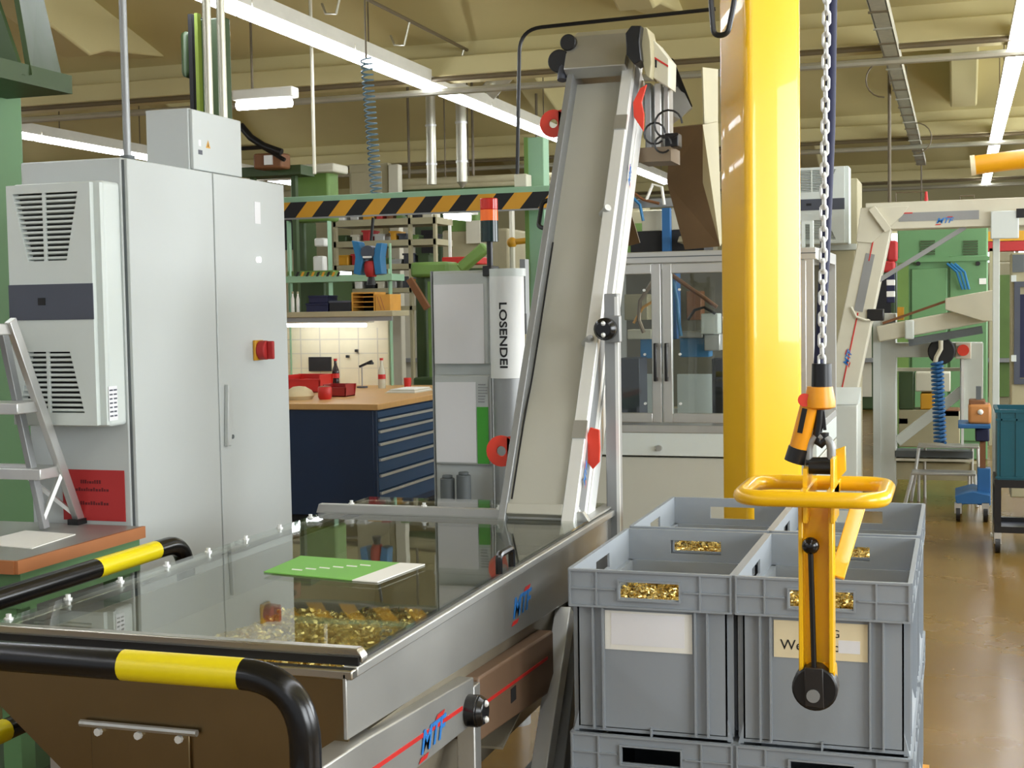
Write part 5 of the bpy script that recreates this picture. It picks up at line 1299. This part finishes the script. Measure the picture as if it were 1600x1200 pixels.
mb.box(x0_ + .01, x1_ - .01, ty + .005, ty + .013, zt_, cz1).box(x0_ + .01, x1_ - .01, ty + .425, ty + .433, zt_, cz1).box(x0_ + .01, x0_ + .018, ty + .01, ty + .43, zt_, cz1).box(x1_ - .018, x1_ - .01, ty + .01, ty + .43, zt_, cz1)
mb.build('shell', M_TEAL, t, smooth=False)
MB().box(x0_ - .004, x1_, ty - .004, ty + .005, cz1 - .02, cz1).box(x0_ - .004, x0_ + .01, ty, ty + .44, cz1 - .02, cz1).box(x0_, x1_, ty + .433, ty + .44, cz1 - .02, cz1).build('rim', M_TEAL, t)
for zz in (cz1 - .07, zt_ + .01): B(x0_, x1_, ty - .002, ty + .006, zz, zz + .012).build('rib', M_TEAL, t)
for k in range(7): B(x0_ + .03 + k * .09, x0_ + .04 + k * .09, ty - .002, ty + .006, zt_ + .02, cz1 - .02).build('rib', M_TEAL, t)
# grey control console at the right border
t = thing('operator_console', 'tall grey operator console with screen at the right border', 'console', tuple(onz(1590, 700, 0)))
cy = 10.6
PB(1580, 395, 1680, 780, cy, .3).build('body', M_BEIGED, t, bevel=.01); PB(1582, 398, 1600, 425, cy - .02, .02).build('screen_hood', M_CABD, t)
MB().frame(PT(1584, 600, cy).x, PT(1680, 600, cy).x, PT(1590, 600, cy).z, PT(1590, 440, cy).z, cy - .03, cy, .04).build('screen_frame', M_SLATE, t); PB(1592, 460, 1680, 590, cy - .012, .012).build('screen', M_NAVY, t)
PB(1580, 555, 1588, 565, cy - .05, .05).build('hinge', M_WHITE, t); PB(1580, 430, 1588, 440, cy - .05, .05).build('hinge', M_WHITE, t)
# green machine behind the portal
gy = 14.5
t = thing('green_machine', 'large green boxed machine behind the portal conveyor strut', 'machine', tuple(onz(1470, 690, 0)))
PF(1402, 350, 1544, gy, 1.2).build('body', M_GREEN, t, bevel=.02)
PB(1424, 420, 1480, 690, gy - .03, .03).build('door', M_GREEN, t, bevel=.01); PB(1484, 400, 1542, 690, gy - .03, .03).build('door', M_GREEN, t, bevel=.01)
PB(1402, 408, 1420, 690, gy - .02, .02).build('side_strip', M_GREENV, t)
for x0_ in (1438, 1505):
    for k in range(6): PB(x0_, 376 + k * 4, x0_ + 23, 378 + k * 4, gy - .02, .02).build('vent_slat', M_GREEND, t)
PB(1400, 404, 1546, 407, gy - .05, .05).build('trim_rail', M_GREEN, t)
for px in (1435, 1528): p = PT(px, 412, gy); MB().cyl((p.x, gy - .06, p.z), (p.x, gy - .02, p.z), .022, n=10).build('lock', M_BLACK, t)
PB(1530, 435, 1541, 444, gy - .04, .01).build('sticker', M_CARD, t)
for k in range(3): MB().tube([PT(1480 + k * 6, 412, gy - .1), PT(1495 + k * 6, 425, gy - .15), PT(1504 + k * 5, 452, gy - .1)], .012, 6).build('hose', M_TBLUE, t)
t = thing('red_crane_beam', 'red overhead beam behind the portal post', 'beam', tuple(PT(1580, 390, 16)))
PB(1543, 378, 1720, 388, 16, .3).build('beam', M_REDS, t); PB(1543, 362, 1720, 372, 16, .2).build('upper_rail', M_MUSTARD, t); 
for px in (1546, 1700): PB(px, 388, px + 6, 750, 16, .1).build('post', M_BEIGED, t)
t = thing('red_hoist', 'red hoist with dark and white strap left of the green machine', 'hoist', tuple(PT(1392, 480, 13)))
PB(1370, 408, 1398, 425, 13, .2).build('body', M_REDS, t, bevel=.02); PB(1386, 376, 1402, 408, 13, .15).build('upper_body', M_REDS, t, bevel=.02)
MB().cyl(PT(1390, 376, 13.1), V(PT(1390, 376, 13.1).x, 13.1, 4.9), .015, n=8).build('suspension', M_PIPED, t)
for k in range(5): PB(1385, 428 + k * 9, 1398, 437 + k * 9, 13.05, .08).build('strap_section', M_CARD if k % 2 else M_NAVY, t, bevel=.006)
# yellow-orange jib arm upper right
t = thing('jib_arm', 'orange crane arm entering at the right edge', 'crane arm', tuple(PT(1560, 255, 9.5)))
a = PT(1524, 258, 9.5); b = PT(1700, 236, 9.5)
MB().cyl(a, b, .062, n=22).build('tube', M_JIB, t); MB().cyl(a - (b - a).normalized() * .03, a, .066, n=22).build('end_cap', M_CARDW, t)
MB().cyl(PT(1660, 241, 9.5), V(PT(1660, 241, 9.5).x, 9.5, 4.2), .02, n=8).build('suspension', M_JIB, t)

# ============================================================ LEFT AND MIDDLE BACKGROUND
# leaf-green machine left of the balancer
ly = 12.75
t = thing('leaf_green_machine', 'leaf-green framed machine above the blue bench, left', 'machine', tuple(onz(485, 700, 0)))
PB(452, 266, 515, 345, ly, .25).build('upper_body', M_GREENV, t, bevel=.03)
PB(448, 258, 522, 268, ly - .1, .35).build('cover_sheet', M_BEIGE, t, bevel=.02)
for px in (448, 511): PB(px, 345, px + 10, 760, ly, .1).build('post', M_GREENL, t, bevel=.01)
PB(458, 345, 478, 430, ly + .6, .3).build('spindle_head', M_GREEND, t, bevel=.03); PB(490, 372, 508, 385, ly + .4, .1).build('work_lamp', M_CARD, t, bevel=.02); PB(488, 400, 506, 425, ly + .4, .1).build('work_lamp', M_CARD, t, bevel=.02)
PB(448, 424, 521, 436, ly - .05, .15).build('table', M_GREENV, t, bevel=.01); PB(452, 436, 515, 760, ly + .3, .7).build('base', M_GREEND, t, bevel=.02)
# tall green column far left behind the cabinet
t = thing('dark_green_column', 'dark green machine column rising behind the junction box', 'machine column', tuple(PT(328, 300, 7.2)))
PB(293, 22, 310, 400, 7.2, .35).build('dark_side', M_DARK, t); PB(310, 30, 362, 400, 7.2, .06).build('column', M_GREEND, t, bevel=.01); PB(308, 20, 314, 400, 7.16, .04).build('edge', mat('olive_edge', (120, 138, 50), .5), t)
PB(279, 48, 295, 120, 7.25, .2).build('motor', M_GREEND, t, bevel=.03)
B(PT(293, 400, 7.2).x, PT(367, 400, 7.2).x, 7.2, 7.5, 0, PT(330, 400, 7.2).z).build('pedestal', M_GREEND, t)
t = thing('cable_bundle', 'dark tangled cable bundle on a machine right of junction box', 'cables', tuple(PT(420, 262, 12.0)))
MB().tube([PT(376, 196, 12.0), PT(392, 215, 12.0), PT(412, 228, 12.0), PT(440, 238, 12.0)], .035, 10).build('cable', M_BLACK, t)
MB().tube([PT(378, 232, 12.0), PT(410, 230, 12.0), PT(445, 250, 12.0)], .02, 8).build('cable', M_BLACK, t); PB(395, 240, 440, 262, 12.0, .2).build('junction', M_RUST, t, bevel=.02); PB(412, 243, 425, 257, 11.98, .02).build('bright_fitting', M_ALUW, t)
PB(376, 262, 470, 272, 12.2, .3).build('support_rail', M_GREEND, t)
for px in (390, 455): PF(px, 272, px + 6, 12.3, .06).build('support_post', M_GREEND, t)
# beige cabinet behind coil
t = thing('beige_cabinet', 'pale beige cabinet behind the coiled hose', 'cabinet', tuple(onz(585, 690, 0)))
PF(545, 257, 606, 14.8, .12).build('body', M_BEIGED, t, bevel=.01); PF(606, 257, 622, 14.76, .12).build('side_door', M_BEIGE, t, bevel=.01); PB(548, 270, 604, 640, 14.78, .02).build('front_door', M_BEIGED, t, bevel=.006)
# pipe rack across the back
t = thing('pipe_rack', 'green pipe run across the back of the hall', 'pipe run', tuple(PT(700, 292, 15)))
for py, m_, r_ in ((286, M_BEIGED, .05), (294, M_BEIGED, .04), (300, M_GREEND, .035)): MB().cyl(PT(622, py, 15), PT(870, py - 10, 15), r_, n=10).build('pipe', m_, t)
for px in (640, 740, 840): MB().cyl(PT(px, 300, 15), V(PT(px, 300, 15).x, 15, 4.6), .015, n=6).build('hanger', M_PIPED, t)
# storage rack with small goods, middle background
t = thing('storage_rack', 'cream storage rack behind the blue tool balancer', 'rack', tuple(onz(630, 700, 0)))
yr = 13.95
for px in (520, 637, 676): PF(px, 335, px + 4, yr, .06).build('upright', M_BEIGED, t)
for py in (345, 378, 415, 452, 480): PB(520, py, 682, py + 4, yr, .5).build('shelf_board', M_BEIGED, t)
random.seed(21)
hues = [('cream', M_BEIGE), ('brown', M_RUST), ('dark green', M_GREEND), ('steel', M_STEELM), ('mustard', M_MUSTARD), ('black', M_DARK), ('white', M_CARD), ('red', M_REDS), ('leaf-green', M_GREENV), ('slate', M_SLATE)]
rows = {345: 'top', 378: 'second', 415: 'third', 452: 'fourth'}
for py, rn in rows.items():
    px = 526; used = set(); k = 0
    while px < 672 and k < 8:
        wd = random.randint(10, 20); ht = random.randint(10, 24)
        nm, m_ = random.choice([h_ for h_ in hues if h_[0] not in used] or hues); used.add(nm)
        p = PT(px + wd / 2, py, yr + .1)
        t = thing('storage_bin', '%s bin on the %s shelf of the cream storage rack' % (nm, rn), 'bin', tuple(p), 'bins on the storage rack')
        a = PT(px, py - ht, yr + .1); b = PT(px + wd, py, yr + .1)
        B(a.x, b.x, yr + .1, yr + .35, b.z, a.z).build('body', m_, t, bevel=.015); B(a.x - .008, b.x + .008, yr + .09, yr + .36, a.z - .02, a.z).build('rim', m_, t)
        px += wd + random.randint(3, 8); k += 1
# green machine tool between rack and enclosure
t = thing('lathe', 'green machine tool with dark arm behind the grey enclosure', 'machine', tuple(onz(700, 760, 0)))
yl = 12.2
PB(640, 410, 700, 432, yl, .5).build('head', M_GREENV, t, bevel=.03); PB(648, 432, 668, 600, yl + .2, .3).build('stand', M_GREEND, t, bevel=.02)
MB().bar(PT(640, 436, yl - .1), PT(668, 482, yl - .1), .05, .06).build('arm', M_RUST, t); PF(645, 590, 690, yl, .5).build('base', M_GREEND, t, bevel=.02)
MB().bar(PT(720, 420, yl), PT(760, 385, yl), .12, .1).build('tail_arm', M_GREENV, t, bevel=.02); PB(690, 402, 742, 412, yl + .3, .4).build('red_table', M_REDB, t, bevel=.01)
PB(668, 440, 680, 590, yl + .1, .1).build('side_cover', M_GREENV, t); PB(700, 352, 705, 404, yl + .35, .02).build('red_white_post', M_CARD, t)
t = thing('cream_machine', 'cream machine partly hidden behind the signal tower', 'machine', tuple(onz(770, 700, 0)))
PB(690, 360, 800, 700, 16, 1.0).build('body', M_BEIGED, t, bevel=.03); PB(700, 330, 745, 362, 16, .5).build('hood', M_GREENV, t, bevel=.02); PB(728, 345, 750, 380, 15.9, .1).build('panel', M_BEIGE, t); PB(700, 420, 780, 500, 15.95, .05).build('door', M_GREEND, t); PB(795, 305, 806, 700, 15.8, .1).build('post', M_BEIGE, t)
p = PT(790, 378, 8.6); t = thing('yellow_pipe', 'yellow pipe with valve beside the pale green column', 'pipe', tuple(p))
MB().cyl(PT(795, 379, 8.6), PT(850, 373, 8.6), .02, n=10).build('pipe', M_MUSTARD, t); MB().sphere(PT(800, 379, 8.6), .035, 12).build('valve', M_MUSTARD, t); MB().cyl(PT(800, 379, 8.6), V(PT(800, 379, 8.6).x, 8.6, 0), .018, n=8).build('riser', M_BEIGE, t)
# row of machines against the back wall: each its own thing
random.seed(5)
for k, (x0_, x1_, y0_, m_, lab) in enumerate(((380, 470, 300, M_BEIGED, 'beige machine far behind the cabinet top'), (620, 690, 330, M_GREEND, 'dark green machine far behind the storage rack'), (860, 960, 340, M_GREEND, 'dark green machine far behind the conveyor'),
        (960, 1100, 330, M_BEIGED, 'beige machine far behind the machine roof'), (1330, 1400, 400, M_GREEND, 'low dark green machine left of the green box'), (1540, 1620, 410, M_BEIGED, 'beige machine far right behind the portal post'))):
    yy = 20 + (k % 3)
    t = thing('far_machine', lab, 'machine', tuple(onz((x0_ + x1_) / 2, 640, 0)))
    PF(x0_, y0_, x1_, yy, 1.2).build('body', m_, t, bevel=.03); PB(x0_ + 6, y0_ + 20, (x0_ + x1_) / 2 - 3, 620, yy - .05, .05).build('door', M_BEIGE if m_ is M_GREEND else M_GREENV, t); PB((x0_ + x1_) / 2 + 3, y0_ + 30, x1_ - 8, y0_ + 90, yy - .05, .05).build('window', M_DARK, t)
    PB(x0_ + 15, y0_ - 18, x0_ + 45, y0_, yy + .2, .5).build('hood', m_, t, bevel=.03); PB(x0_, 560, x1_, 566, yy - .2, .2).build('shelf', M_ALUG, t)

p = PT(695, 337, 15)
t = thing('ceiling_lamp', 'small distant lamp glowing just below the striped beam', 'ceiling light', tuple(p))
MB().cyl(p, PT(735, 341, 15), .035, n=10).build('tube', M_TUBE, t); PB(692, 329, 738, 334, 15, .2).build('housing', M_LUM, t)
for px in (697, 733): MB().cyl(PT(px, 330, 15.1), V(PT(px, 330, 15.1).x, 15.1, 4.4), .008, n=6).build('hanger', M_PIPED, t)
